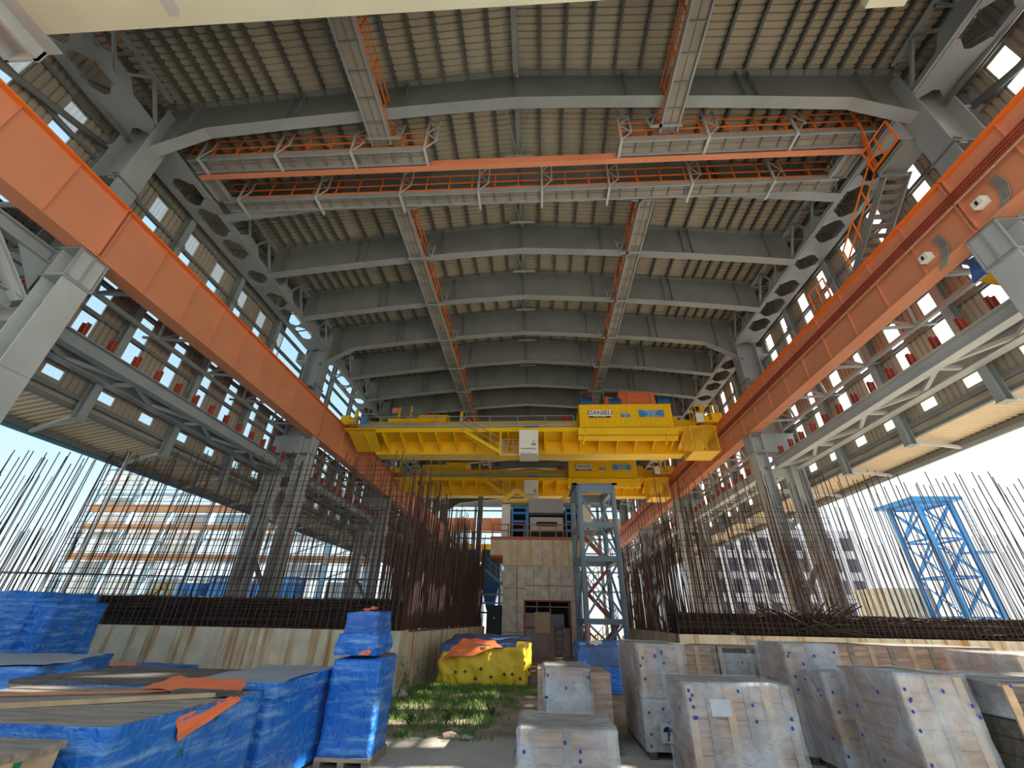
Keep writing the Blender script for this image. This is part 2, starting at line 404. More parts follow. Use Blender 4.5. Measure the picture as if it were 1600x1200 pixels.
# wall posts hanging below the wall foot, with canopy braces
POSTY = [4.47 + 3.53 * k for k in range(0, 17)]
CAN = {-1: (7.84, 7.37), 1: (8.2, 8.03)}
for s in (-1, 1):
    X = fx(s, HW - 0.30)
    proto = None
    for i, y in enumerate(POSTY):
        lab = 'grey wall post along the %s wall, %s from the front' % (SIDE[s], nth(i))
        if proto is None:
            z0 = WB[s] - 0.65
            t = thing('wall_post', lab, 'post', (X, y, z0), 'posts of the %s wall' % SIDE[s])
            m = MB(); m.ibeam((X, y, z0), (X, y, roof_z(X) - 0.3), 0.26, 0.27, 0.025, 0.02, up=(1, 0, 0)); m.build('shaft', steel, t)
            m = MB(); m.box(X - 0.16, X + 0.16, y - 0.16, y + 0.16, z0 - 0.025, z0); m.build('end_plate', steel, t)
            m = MB(); m.bar((X + s * 0.13, y, WB[s] - 0.5), (fx(s, HW + 2.05), y + 0.7, CAN[s][1] - 0.1), 0.11, 0.11); m.build('brace', steel_l, t)
            m = MB()
            for sy in (-1, 1): m.bar((X - s * 0.13, y + sy * 0.12, WB[s] + 7.1), (X - s * 0.13, y + sy * 0.12, WB[s] + 7.4), 0.06, 0.12)
            m.build('splice_plate', steel_d, t)
            proto = t
        else:
            t = copy_tree(proto); t.location = (X, y, WB[s] - 0.65); t['label'] = lab

# canopies along both walls
for s in (-1, 1):
    zi, zo = CAN[s]; xi = fx(s, HW + 0.05); xo = fx(s, HW + 2.2)
    t = thing('canopy', 'tan corrugated canopy running along the foot of the %s wall' % SIDE[s], 'canopy', (xi, Y_ROOF0, zo))
    m = MB(); corrugated(m, (xi, Y_ROOF0, zi + 0.12), (0, 1, 0), Y_END + 1 - Y_ROOF0, (xo - xi, 0, zo - zi), (0, 0, 1), 0.22, 0.04); m.build('roof_sheet', soffit, t)
    for k, fr in enumerate((0.03, 0.95)):
        m = MB(); x = xi + (xo - xi) * fr; z = zi + (zo - zi) * fr
        m.box(x - 0.07, x + 0.07, Y_ROOF0, Y_END, z - 0.1, z + 0.08); m.build('purlin', steel_d, t)
    m = MB(); m.box(xo - 0.03, xo + 0.03, Y_ROOF0, Y_END + 1, zo - 0.19, zo + 0.18); m.build('fascia', fascia if s < 0 else steel_l, t)
    m = MB(); m.box(min(xi + s * 0.02, xi - s * 0.02), max(xi + s * 0.02, xi - s * 0.02), Y_ROOF0, Y_END, zi + 0.02, WB[s] + 0.06); m.build('flashing', wallm, t)

# ------------------------------------------------------------------ roof purlins, ridge bracing
PUR = [0.9 * k for k in range(1, 11)] + [9.55 + 0.55 * k for k in range(9)]
for s in (-1, 1):
    for i, h in enumerate(PUR):
        x = fx(s, h); z = roof_z(x) - 0.02
        m = MB(); m.box(x - 0.015, x + 0.015, Y_ROOF0 + 0.1, Y_END, z - 0.27, z); m.box(x - 0.04, x + 0.05, Y_ROOF0 + 0.1, Y_END, z - 0.28, z - 0.26); m.box(x - 0.04, x + 0.05, Y_ROOF0 + 0.1, Y_END, z - 0.02, z - 0.003)
        tag(m.build('roof_purlin', purlin_m, origin=(x, Y_ROOF0, z)), 'long grey roof purlin, %s out from the ridge on the %s slope' % (nth(i), SIDE[s]), 'purlin', 'purlins of the %s roof slope' % SIDE[s])
m = MB(); m.box(XC - 0.10, XC + 0.10, Y_ROOF0 + 0.1, Y_END, 19.72, 20.05)
tag(m.build('ridge_beam', steel, origin=(XC, Y_ROOF0, 19.7)), 'grey double beam running along the roof ridge', 'beam')

# ------------------------------------------------------------------ rafters
def raf_bot(x, main):
    u = abs(x - XC) / 10.0
    z = 18.0 - 0.54 * u - 0.36 * u * u
    if main and abs(x - XC) > 11.0: z -= (abs(x - XC) - 11.0) * 0.48
    return z
def make_rafter(y, main, label):
    hw = 13.0 if main else 12.75
    t = thing('roof_rafter', label, 'rafter', (XC, y, 18.0), 'arched roof rafters')
    hs = [-hw, -11.0, -8, -5, -2.6, 0, 2.6, 5, 8, 11.0, hw]
    xs = [XC + h for h in hs]
    w = MB(); bf = MB(); tf = MB()
    for a, b in zip(xs, xs[1:]):
        za0, zb0 = raf_bot(a, main), raf_bot(b, main); za1, zb1 = roof_z(a) - 0.28, roof_z(b) - 0.28
        w.prism([(a, y - 0.012, za0), (b, y - 0.012, zb0), (b, y - 0.012, zb1), (a, y - 0.012, za1)], (0, 0.024, 0))
        bf.prism([(a, y - 0.19, za0), (b, y - 0.19, zb0), (b, y - 0.19, zb0 - 0.03), (a, y - 0.19, za0 - 0.03)], (0, 0.38, 0))
        tf.prism([(a, y - 0.2, za1), (b, y - 0.2, zb1), (b, y - 0.2, zb1 + 0.03), (a, y - 0.2, za1 + 0.03)], (0, 0.4, 0))
    w.build('web', steel_d, t); bf.build('bottom_flange', steel, t); tf.build('top_flange', steel_d, t)
    for h in (-11.9, -8.3, -7.9, -4.0, -0.02, 3.9, 7.8, 8.2, 11.7):
        x = XC + h; m = MB(); m.box(x - 0.012, x + 0.012, y - 0.17, y + 0.17, raf_bot(x, main), roof_z(x) - 0.28); m.build('stiffener', steel_d, t)
    return t
k = 0; proto = {}
nr = 4
for i in range(4 * nr + 1):
    y = YC[0] + BAY / 4 * i; main = i % 4 == 0
    lab = '%s arched grey roof rafter, %s from the front' % ('deep haunched' if main else 'slim-ended', nth(i))
    if main in proto:
        t = copy_tree(proto[main]); t.location.y = y; t['label'] = lab
    else: proto[main] = make_rafter(y, main, lab)
lab = 'slim-ended arched grey roof rafter in front, above the cream beam'
t = copy_tree(proto[False]); t.location.y = YC[0] - BAY / 4; t['label'] = lab

# cross bracing of the ridge strip
def make_cross(y0, y1, label):
    t = thing('roof_cross_brace', label, 'brace', (XC, y0, 19.5), 'crossed braces under the ridge')
    m = MB()
    z = 19.55
    m.bar((XC - 0.55, y0, z), (XC - 0.05, y1, z), 0.05); m.build('diagonal', steel, t)
    m = MB(); m.bar((XC + 0.62, y0, z), (XC + 0.05, y1, z), 0.05); m.build('diagonal', steel, t)
    m = MB(); m.box(XC - 0.6, XC + 0.65, y1 - 0.25, y1 - 0.15, z - 0.1, z); m.build('strut', steel_l, t)
    return t
c0 = None
for i in range(16):
    y0 = YC[0] + BAY / 4 * i + 0.3
    lab = 'crossed grey brace under the roof ridge behind the %s rafter' % nth(i)
    if c0 is None: c0 = make_cross(y0, y0 + BAY / 4 - 0.6, lab)
    else:
        t = copy_tree(c0); t.location.y = y0; t['label'] = lab

# ------------------------------------------------------------------ main columns
def make_column(s, y, label):
    t = thing('steel_column', label, 'column', (fx(s, 13.0), y, 0), 'main columns of the hall')
    d = 0.36
    for nm, h0, h1 in (('inner_leg', 12.0, 12.6), ('outer_leg', 13.55, 14.2)):
        m = MB(); xa, xb = fx(s, h0), fx(s, h1)
        m.ibeam(((xa + xb) / 2, y, 0), ((xa + xb) / 2, y, ZG0 - 0.95 if nm == 'outer_leg' else ZG0 - 0.02), abs(xb - xa), 2 * d, 0.035, 0.03, up=(1, 0, 0))
        for z in (3.5, 7.0, 9.9): m.box(min(xa, xb), max(xa, xb), y - d, y + d, z - 0.015, z + 0.015)
        m.build(nm, steel_l, t)
    # bracket box under the crane girder
    m = MB(); xa, xb = fx(s, 12.6), fx(s, 14.2)
    m.box(min(xa, xb), max(xa, xb), y - 0.34, y - 0.31, ZG0 - 1.0, ZG0 - 0.03); m.box(min(xa, xb), max(xa, xb), y + 0.31, y + 0.34, ZG0 - 1.0, ZG0 - 0.03)
    xa, xb = fx(s, 11.95), fx(s, 14.25)
    m.box(min(xa, xb), max(xa, xb), y - 0.42, y + 0.42, ZG0 - 0.06, ZG0 - 0.03); m.box(min(xa, xb), max(xa, xb), y - 0.40, y + 0.40, ZG0 - 1.06, ZG0 - 1.0)
    m.build('cap_beam', steel, t)
    m = MB(); xa, xb = sorted((fx(s, 11.93), fx(s, 12.0))); m.box(xa, xb, y - 0.012, y + 0.012, ZG0 - 1.0, ZG0 - 0.06); m.box(xa, xb, y - 0.40, y - 0.375, ZG0 - 1.0, ZG0 - 0.06); m.box(xa, xb, y + 0.375, y + 0.40, ZG0 - 1.0, ZG0 - 0.06); m.build('bearing_stiffener', steel, t)
    # gusseted batten frame with an octagonal opening between the legs
    m = MB(); a, b = 12.6, 13.55; yy = y - 0.06
    P = lambda h, z: (fx(s, h), yy, z)
    for poly in ([P(a, 9.0), P(b, 9.0), P(b, 8.55), P(a, 8.55)],
                 [P(a, 8.55), P(a + 0.22, 8.55), P(a + 0.22, 7.9), P(a, 7.9)], [P(b - 0.22, 8.55), P(b, 8.55), P(b, 7.9), P(b - 0.22, 7.9)],
                 [P(a, 7.95), P(b, 7.95), P(b, 7.75), P(a, 7.75)],
                 [P(a, 7.75), P(a + 0.25, 7.75), P(a + 0.12, 7.2), P(a, 6.7)], [P(b - 0.25, 7.75), P(b, 7.75), P(b, 6.5), P(b - 0.45, 6.15), P(b - 0.52, 6.3), P(b - 0.16, 6.9)],
                 [P(a, 6.0), P(a + 0.5, 6.0), P(a + 0.3, 6.4), P(a, 6.7)]):
        m.prism(poly, (0, 0.12, 0))
    m.build('batten_frame', steel_l, t)
    for z0, z1, hA, hB in ((3.0, 4.4, a, b), (1.4, 3.0, b, a)):
        m = MB(); m.bar((fx(s, hA), y, z0), (fx(s, hB), y, z1), 0.2, 0.12, up=(0, 1, 0)); m.build('lacing', steel_d, t)
    m = MB(); m.bar((fx(s, 13.7), y, ZG0 - 1.0), (fx(s, 12.45), y, 9.0), 0.16, 0.14, up=(0, 1, 0)); m.build('knee_brace', steel_d, t)
    # upper shaft to the roof
    m = MB(); xa, xb = fx(s, 12.6), fx(s, 13.75)
    m.ibeam(((xa + xb) / 2, y, ZG0 - 0.03), ((xa + xb) / 2, y, 17.9), abs(xb - xa), 0.72, 0.035, 0.03, up=(1, 0, 0))
    m.build('upper_shaft', steel, t)
    m = MB(); m.box(min(xa, xb) - 0.06, max(xa, xb) + 0.06, y - 0.42, y + 0.42, 14.05, 14.1)
    for h in (12.72, 13.62):
        for dz in (-0.14, 0.14): m.box(fx(s, h) - 0.09, fx(s, h) + 0.09, y - 0.44, y - 0.36, 14.02 + dz, 14.12 + dz)
    m.build('splice_ring', steel_d, t)
    # outrigger box towards the wall
    m = MB(); xa, xb = fx(s, 13.75), fx(s, 14.4)
    m.box(min(xa, xb), max(xa, xb), y - 0.36, y + 0.36, 15.85, 15.9); m.box(min(xa, xb), max(xa, xb), y - 0.03, y + 0.03, 15.9, 16.6); m.box(min(xa, xb), max(xa, xb), y + 0.3, y + 0.36, 15.9, 16.6)
    xa = fx(s, 14.4); m.box(xa - 0.03, xa + 0.03, y - 0.36, y + 0.36, 15.85, 16.7)
    m.build('outrigger', steel, t)
    m = MB(); m.box(fx(s, 13.0) - 1.6, fx(s, 13.0) + 1.6, y - 0.7, y + 0.7, 0, 0.4); m.build('base_block', conc_w, t)
    return t
for s in (-1, 1):
    p = None
    for i, y in enumerate(YC):
        lab = 'grey twin-legged steel column on the %s side, %s from the front' % (SIDE[s], nth(i))
        if p is None: p = make_column(s, y, lab)
        else:
            t = copy_tree(p); t.location.y = y; t['label'] = lab

# ------------------------------------------------------------------ jack trusses under the eaves of the rafters
def make_jack(s, y0, L, label):
    t = thing('jack_truss', label, 'truss', (fx(s, 13.0), y0, 16.8), 'eaves trusses between the columns')
    hi, ho, zb, zt = 12.7, 13.85, 16.72, 18.35
    for nm, h, z in (('lower_chord', hi, zb), ('lower_chord', ho, zb), ('upper_chord', hi, zt), ('upper_chord', ho, zt)):
        m = MB(); hh = 0.30 if nm == 'lower_chord' else 0.2
        m.box(fx(s, h) - 0.1, fx(s, h) + 0.1, y0, y0 + L, z, z + 0.02); m.box(fx(s, h) - 0.012, fx(s, h) + 0.012, y0, y0 + L, z, z + hh); m.build(nm, steel, t)
    n = 8; st = L / n
    for i in range(n):                                        # bottom plates with hexagonal openings between them
        ya = y0 + i * st; yc = ya + st / 2; m = MB(); X = lambda h: fx(s, h)
        wide = 0.8 if i in (0, n - 1) else (0.62 if i in (3, 4) else 0.34); e = 0.26
        off = 0 if i not in (0, n - 1) else (-st / 2 + wide - 0.2 if i == 0 else st / 2 - wide + 0.2)
        yc += off
        m.prism([(X(hi), yc - wide, zb - 0.02), (X(hi + 0.17), yc - wide, zb - 0.02), (X(hi + 0.48), yc - wide + e, zb - 0.02), (X(ho - 0.48), yc - wide + e, zb - 0.02), (X(ho - 0.17), yc - wide, zb - 0.02), (X(ho), yc - wide, zb - 0.02),
                 (X(ho), yc + wide, zb - 0.02), (X(ho - 0.17), yc + wide, zb - 0.02), (X(ho - 0.48), yc + wide - e, zb - 0.02), (X(hi + 0.48), yc + wide - e, zb - 0.02), (X(hi + 0.17), yc + wide, zb - 0.02), (X(hi), yc + wide, zb - 0.02)], (0, 0, 0.02))
        m.build('batten_plate', steel, t)
    for i in range(n):                                        # inner face: posts and gusseted diagonals
        ya = y0 + i * st; x = fx(s, hi); m = MB()
        m.bar((x, ya, zb + 0.25), (x, ya + st / 2, zt + 0.05), 0.09, 0.09); m.build('diagonal', steel, t)
        m = MB(); m.bar((x, ya + st / 2, zt + 0.05), (x, ya + st, zb + 0.25), 0.09, 0.09); m.build('diagonal', steel, t)
        if i % 2 == 0:
            g0, g1 = ya + st - 0.7, ya + st + 0.7
            m = MB(); m.prism([(x, g0, zb + 0.28), (x, g1, zb + 0.28), (x, g1 - 0.35, zb + 0.75), (x, g0 + 0.35, zb + 0.75)], (s * 0.03, 0, 0)); m.build('gusset', steel, t)
    for i in range(n):
        ya = y0 + i * st; x = fx(s, ho); m = MB(); m.bar((x, ya, zb + 0.2), (x, ya + st, zt), 0.07, 0.07); m.build('outer_diagonal', steel_d, t)
    for i in range(n + 1):
        ya = y0 + min(max(i * st, 0.1), L - 0.1); m = MB(); m.bar((fx(s, hi), ya, zt - 0.1), (fx(s, ho), ya, zt - 0.1), 0.08, 0.08); m.build('cross_strut', steel_d, t)
    return t
for s in (-1, 1):
    p = None
    for i in range(5):
        y0 = YC[0] + BAY * (i - 1) + 0.36
        lab = 'grey latticed eaves truss on the %s side, %s bay from the front' % (SIDE[s], nth(i))
        if p is None: p = make_jack(s, y0, BAY - 0.72, lab)
        else:
            t = copy_tree(p); t.location.y = y0; t['label'] = lab

# round wind braces in the first bay
for s in (-1, 1):
    m = MB(); m.tube((fx(s, 13.7), 7.9, 16.5), (fx(s, 14.3), 3.6, 17.2), 0.10, 10)
    tag(m.build('wind_brace', steel_d, smooth=True, origin=(fx(s, 13.7), 7.9, 16.5)), 'round grey brace slanting from the near %s column up to the wall' % SIDE[s], 'brace')
    m = MB(); m.tube((fx(s, 14.05), 7.7, 15.9), (fx(s, 14.1), 3.2, 14.6), 0.11, 10)
    tag(m.build('wind_brace', steel_d, smooth=True, origin=(fx(s, 14.05), 7.7, 15.9)), 'round grey brace running forward below the near %s outrigger' % SIDE[s], 'brace')

# ------------------------------------------------------------------ orange crane girders
def make_girder(s, y0, L, label):
    xi = fx(s, 11.98); xm = fx(s, 12.18)
    t = thing('crane_girder', label, 'girder', (xm, y0, ZG0), 'orange crane girders')
    y1 = y0 + L - 0.03
    m = MB(); m.box(xi - 0.012, xi + 0.012, y0, y1, ZG0 + 0.05, ZG1 - 0.05); m.box(fx(s, 12.42) - 0.012, fx(s, 12.42) + 0.012, y0, y1, ZG0 + 0.05, ZG1 - 0.05); m.build('web', orange, t)
    a, b = sorted((fx(s, 11.92), fx(s, 12.46)))
    m = MB(); m.box(a, b, y0, y1, ZG0, ZG0 + 0.05); m.build('bottom_flange', orange, t)
    a, b = sorted((fx(s, 11.80), fx(s, 12.60)))
    m = MB(); m.box(a, b, y0, y1, ZG1 - 0.05, ZG1); m.build('top_flange', orange_s, t)  # more saturated orange paints the light this flange catches
    n = 10
    for i in range(n):
        yy = y0 + 0.04 + (L - 0.11) * i / (n - 1)
        m = MB(); a, b = sorted((fx(s, 11.90 if i not in (0, n - 1) else 11.86), fx(s, 11.97))); m.box(a, b, yy - 0.012, yy + 0.012, ZG0 + 0.05, ZG1 - 0.05); m.build('stiffener', orange, t)
    m = MB(); m.box(xm - 0.05, xm + 0.05, y0, y1, ZG1, ZG1 + 0.14); m.build('rail', redox, t)
    m = MB()
    a, b = sorted((fx(s, 12.46), fx(s, 13.5))); m.box(a, b, y0, y1, ZG1 - 0.04, ZG1 - 0.02); m.build('side_walkway', orange_s, t)
    if s > 0:
        for k in range(4):
            z = ZG1 - 0.62 - 0.09 * k; m = MB(); m.box(xi - 0.17, xi - 0.12, y0, y1, z - 0.018, z + 0.018); m.build('conductor_bar', redox, t)
        m = MB(); m.box(xi - 0.2, xi - 0.18, y0, y1, ZG1 - 1.01, ZG1 - 0.96); m.build('cable_tray', wood_n, t)
    return t
for s in (-1, 1):
    p = None
    for i in range(5):
        y0 = YC[0] + BAY * (i - 1)
        lab = 'long orange crane girder on the %s side, %s bay from the front' % (SIDE[s], nth(i))
        if p is None: p = make_girder(s, y0, BAY, lab)
        else:
            t = copy_tree(p); t.location.y = y0; t['label'] = lab

# horizontal lattice beside each crane girder
def make_lattice(s, y0, L, label):
    t = thing('wind_lattice', label, 'lattice', (fx(s, 13.4), y0, 11.0), 'lattices beside the crane girders')
    zo = 11.05; h1 = 13.75
    m = MB(); m.bar((fx(s, h1), y0, zo), (fx(s, h1), y0 + L, zo), 0.14, 0.14); m.build('outer_chord', steel, t)
    n = 5; st = L / n
    for i in range(n):
        ya = y0 + i * st
        for j, (A, B) in enumerate((((fx(s, 12.5), ya, ZG1 - 0.2), (fx(s, h1), ya + st / 2, zo)), ((fx(s, h1), ya + st / 2, zo), (fx(s, 12.5), ya + st, ZG1 - 0.2)),
                                    ((fx(s, 12.5), ya + st / 2, ZG0 + 0.1), (fx(s, h1), ya + st / 2, zo)), ((fx(s, h1), ya + st / 2, zo), (fx(s, 14.4), ya + st / 2, zo + 0.1)))):
            m = MB(); m.bar(A, B, 0.09, 0.09); m.build('lacing_bar', steel if j < 3 else steel_d, t)
    return t
for s in (-1, 1):
    p = None
    for i in range(5):
        y0 = YC[0] + BAY * (i - 1) + 0.4
        lab = 'thin grey lattice outside the %s orange girder, %s bay from the front' % (SIDE[s], nth(i))
        if p is None: p = make_lattice(s, y0, BAY - 0.8, lab)
        else:
            t = copy_tree(p); t.location.y = y0; t['label'] = lab

for s in (-1, 1):
    t = thing('portal_bracing', 'grey knee bracing running forward from the near %s column under the orange girder' % SIDE[s], 'brace', (fx(s, 12.9), 7.6, 9.0))
    m = MB(); m.ibeam((fx(s, 12.75), 3.2, 10.45), (fx(s, 12.75), 7.6, 10.45), 0.4, 0.3, 0.03, 0.02); m.build('bracing_beam', steel, t)
    m = MB(); m.ibeam((fx(s, 12.75), 6.2, 10.25), (fx(s, 12.7), 7.62, 8.95), 0.24, 0.24, 0.02, 0.02); m.build('knee', steel_l, t)
    m = MB(); m.bar((fx(s, 12.8), 3.2, 9.5), (fx(s, 12.8), 7.64, 9.95), 0.14, 0.14); m.build('strut', steel_d, t)
    m = MB(); m.prism([(fx(s, 12.7), 7.64, 10.25), (fx(s, 12.7), 6.9, 10.25), (fx(s, 12.7), 7.64, 9.3)], (s * 0.03, 0, 0)); m.build('gusset', steel, t)
# ------------------------------------------------------------------ lower double girders and the red supports on them
ZP = {-1: 8.62, 1: 8.9}
def make_deck(s, y0, L, label):
    zb = ZP[s]; t = thing('pipe_bridge', label, 'girder', (fx(s, 13.8), y0, zb), 'double girders below the crane rails')
    for nm, h in (('inner_beam', 12.85), ('outer_beam', 13.9)):
        m = MB(); m.ibeam((fx(s, h), y0, zb + 0.22), (fx(s, h), y0 + L, zb + 0.22), 0.45, 0.34, 0.03, 0.02); m.build(nm, steel if s < 0 else steel_l, t)
    n = 4; st = L / n
    for i in range(n):
        ya = y0 + i * st
        for A, B in (((fx(s, 12.95), ya, zb + 0.1), (fx(s, 13.8), ya + st / 2, zb + 0.1)), ((fx(s, 13.8), ya + st / 2, zb + 0.1), (fx(s, 12.95), ya + st, zb + 0.1)), ((fx(s, 12.95), ya + 0.1, zb + 0.1), (fx(s, 13.8), ya + 0.1, zb + 0.1))):
            m = MB(); m.bar(A, B, 0.13, 0.11); m.build('lattice_bar', steel_l, t)
    m = MB()
    for k in range(2):
        h = 13.1 + 0.22 * k; m.tube((fx(s, h), y0, zb + 0.55), (fx(s, h), y0 + L, zb + 0.55), 0.05, 8)
    m.build('service_pipe', steel_l if s < 0 else soffit, t)
    return t
for s in (-1, 1):
    p = None
    for i in range(5):
        y0 = YC[0] + BAY * (i - 1) + 0.37
        lab = 'grey double girder below the %s crane rail, %s bay from the front' % (SIDE[s], nth(i))
        if p is None: p = make_deck(s, y0, BAY - 0.74, lab)
        else:
            t = copy_tree(p); t.location.y = y0; t['label'] = lab
for s in (-1, 1):
    p = None
    n = 0
    for i in range(45):
        y = 4.7 + 0.93 * i
        if min(abs(y - c) for c in YC) < 0.45: continue
        n += 1
        lab = 'red primer-coated stub support on the %s double girder, %s from the front' % (SIDE[s], nth(n - 1))
        zb = ZP[s] + 0.446; x = fx(s, 12.85)
        if p is None:
            m = MB(); m.box(x - 0.09, x - 0.07, y - 0.07, y + 0.07, zb, zb + 0.46); m.box(x + 0.07, x + 0.09, y - 0.07, y + 0.07, zb, zb + 0.46); m.box(x - 0.09, x + 0.09, y - 0.012, y + 0.012, zb, zb + 0.46); m.box(x - 0.13, x + 0.13, y - 0.1, y + 0.1, zb, zb + 0.02)
            p = tag(m.build('stub_support', redox, origin=(x, y, zb)), lab, 'support', 'red stub supports')
        else:
            t = p.copy(); COL.objects.link(t); t.location.y = y; t['label'] = lab

# ------------------------------------------------------------------ overhead walkways
def railing(mb, p, q, h=1.05, step=1.15, r=0.022):
    p = V(p); q = V(q); L = (q - p).length; n = max(1, round(L / step)); up = V((0, 0, h))
    for i in range(n + 1):
        a = p.lerp(q, i / n); mb.bar(a, a + up, 0.045, 0.045)
    for f in (0.5, 1.0): mb.bar(p + up * f, q + up * f, 0.04, 0.04)
    mb.bar(p + up * 0.06, q + up * 0.06, 0.015, 0.12)
    return mb
def floor_rungs(mb, x0, x1, y0, y1, z, along, step=0.62):
    if along == 'x':
        mb.box(x0, x1, (y0 + y1) / 2 - 0.012, (y0 + y1) / 2 + 0.012, z - 0.03, z - 0.002)
        n = int((x1 - x0) / step)
        for i in range(n + 1):
            x = x0 + (x1 - x0) * i / n; mb.box(x - 0.02, x + 0.02, y0, y1, z - 0.07, z)
    else:
        mb.box((x0 + x1) / 2 - 0.012, (x0 + x1) / 2 + 0.012, y0, y1, z - 0.03, z - 0.002)
        n = int((y1 - y0) / step)
        for i in range(n + 1):
            y = y0 + (y1 - y0) * i / n; mb.box(x0, x1, y - 0.02, y + 0.02, z - 0.07, z)
    return mb
def hanger(mb, x, y0, y1, z0, z1):
    mb.bar((x, y0, z0), (x, y0, z1), 0.07); mb.bar((x + 0.4, y0, z0 + 0.5), (x + 0.4, y0, z1), 0.05)
    n = max(2, int((z1 - z0) / 0.45)); w = (y1 - y0)
    for i in range(n):
        a, b = (y0, y1) if i % 2 == 0 else (y1, y0)
        xa, xb = (x, x + 0.4) if i % 2 == 0 else (x + 0.4, x)
        mb.bar((xa, y0, z0 + (z1 - z0) * i / n), (xb, y0, z0 + (z1 - z0) * (i + 1) / n), 0.035)
    return mb
def walkway_x(label, x0, x1, y0, y1, z, hang_x, edge=None):
    t = thing('overhead_walkway', label, 'walkway', ((x0 + x1) / 2, (y0 + y1) / 2, z), 'overhead walkways')
    m = MB(); m.box(x0, x1, y0, y1, z, z + 0.02); m.build('floor_plate', grating, t)
    m = floor_rungs(MB(), x0, x1, y0, y1, z, 'x'); m.build('floor_grating', steel_d, t)
    for y in (y0, y1):
        m = MB(); m.box(x0, x1, y - 0.03, y + 0.03, z - 0.12, z + 0.1); m.build('edge_beam', steel, t)
    m = railing(MB(), (x0, y0, z + 0.1), (x1, y0, z + 0.1), 0.95, 0.95)
    m.build('railing', orange_s, t)
    for x in hang_x:
        m = MB(); m.bar((x, y0 - 0.1, z - 0.12), (x, y1 + 0.25, z - 0.12), 0.09, 0.09)
        hanger(m, x, y0 - 0.08, y0 + 0.32, z - 0.1, roof_z(x) - 1.0); m.build('hanger', steel_l, t)
    return t
WZ = 17.0
walkway_x('left half of the nearest crosswise grey overhead walkway, orange rail, ending mid-hall', fx(-1, 12.5), -3.9, 8.93, 9.43, WZ, (-12.6, -9.6, -6.7, -3.95))
walkway_x('right half of the nearest crosswise grey overhead walkway, orange rail, reaching the stair', 3.1, fx(1, 12.5), 8.93, 9.43, WZ, (3.15, 6.2, 9.2))
walkway_x('full-width crosswise grey overhead walkway behind the orange monorail beam', fx(-1, 12.3), fx(1, 12.3), 10.75, 11.25, WZ, (-12.2, -8.9, -5.4, -2.2, 0.35, 3.0, 6.2, 9.3))
m = MB(); m.ibeam((fx(-1, 12.4), 9.56, WZ - 0.06), (fx(1, 12.4), 9.56, WZ - 0.06), 0.34, 0.2, 0.05, 0.03)
tag(m.build('monorail_beam', orange, origin=(XC, 9.56, WZ)), 'orange monorail beam crossing the hall at roof height', 'beam')
def walkway_y(label, x0, x1, y0, y1, z, rail_x, hang_y):
    t = thing('overhead_walkway', label, 'walkway', ((x0 + x1) / 2, y0, z), 'overhead walkways')
    m = MB(); m.box(x0, x1, y0, y1, z, z + 0.02); m.build('floor_plate', grating, t)
    m = floor_rungs(MB(), x0, x1, y0, y1, z, 'y', 0.7); m.build('floor_grating', steel_d, t)
    for x in (x0, x1):
        m = MB(); m.box(x - 0.03, x + 0.03, y0, y1, z - 0.1, z + 0.1); m.build('edge_beam', steel, t)
    if rail_x is not None:
        m = railing(MB(), (rail_x, y0, z + 0.1), (rail_x, y1, z + 0.1), 1.0, 1.2); m.build('railing', orange_s, t)
    for y in hang_y:
        m = MB(); m.bar((x0 - 0.1, y, z - 0.13), (x1 + 0.45, y, z - 0.13) if rail_x and rail_x > 0.5 * (x0 + x1) else (x1 + 0.1, y, z - 0.13), 0.08, 0.07)
        sx = 1 if rail_x is not None and rail_x > 0.5 * (x0 + x1) else -1
        xe = (x1 + 0.42) if sx > 0 else (x0 - 0.42)
        if sx < 0: m.bar((xe, y, z - 0.13), (x0, y, z - 0.13), 0.08, 0.07)
        zt = 18.0
        m.bar((xe, y, z - 0.1), (xe + sx * 0.1, y, zt), 0.05); m.bar((xe, y, z - 0.1), (xe - sx * 0.35, y, zt), 0.05); m.bar((xe - sx * 0.1, y, z + 0.5), (xe - sx * 0.35, y, zt), 0.035); m.bar((xe - sx * 0.3, y, z + 0.9), (xe + sx * 0.05, y, z + 0.4), 0.035)
        m.build('hanger', steel, t)
    return t
LZ = 17.35
walkway_y('left lengthwise grey overhead walkway in front, running out over the camera', -5.95, -5.25, Y_ROOF0 + 0.4, 8.88, LZ, -5.22, (8.6,))
walkway_y('right lengthwise grey overhead walkway in front, running out over the camera', 4.55, 5.15, Y_ROOF0 + 0.4, 8.88, LZ, 4.52, (8.6,))
hy = [YC[0] + BAY / 4 * i - 0.45 for i in range(1, 16)]
walkway_y('left lengthwise grey overhead walkway running away behind the crosswise one', -6.0, -5.4, 11.3, 58, LZ - 0.05, -5.37, [11.55] + hy[1:])
walkway_y('right lengthwise grey overhead walkway running away behind the crosswise one', 4.45, 5.0, 11.3, 58, LZ - 0.05, 4.42, [11.55] + hy[1:])
for s in (-1, 1):
    a, b = sorted((fx(s, 11.95), fx(s, 12.5)))
    walkway_y('short grey link walkway at the %s end of the two crosswise walkways' % SIDE[s], a, b, 9.68, 10.72, WZ, None, ())

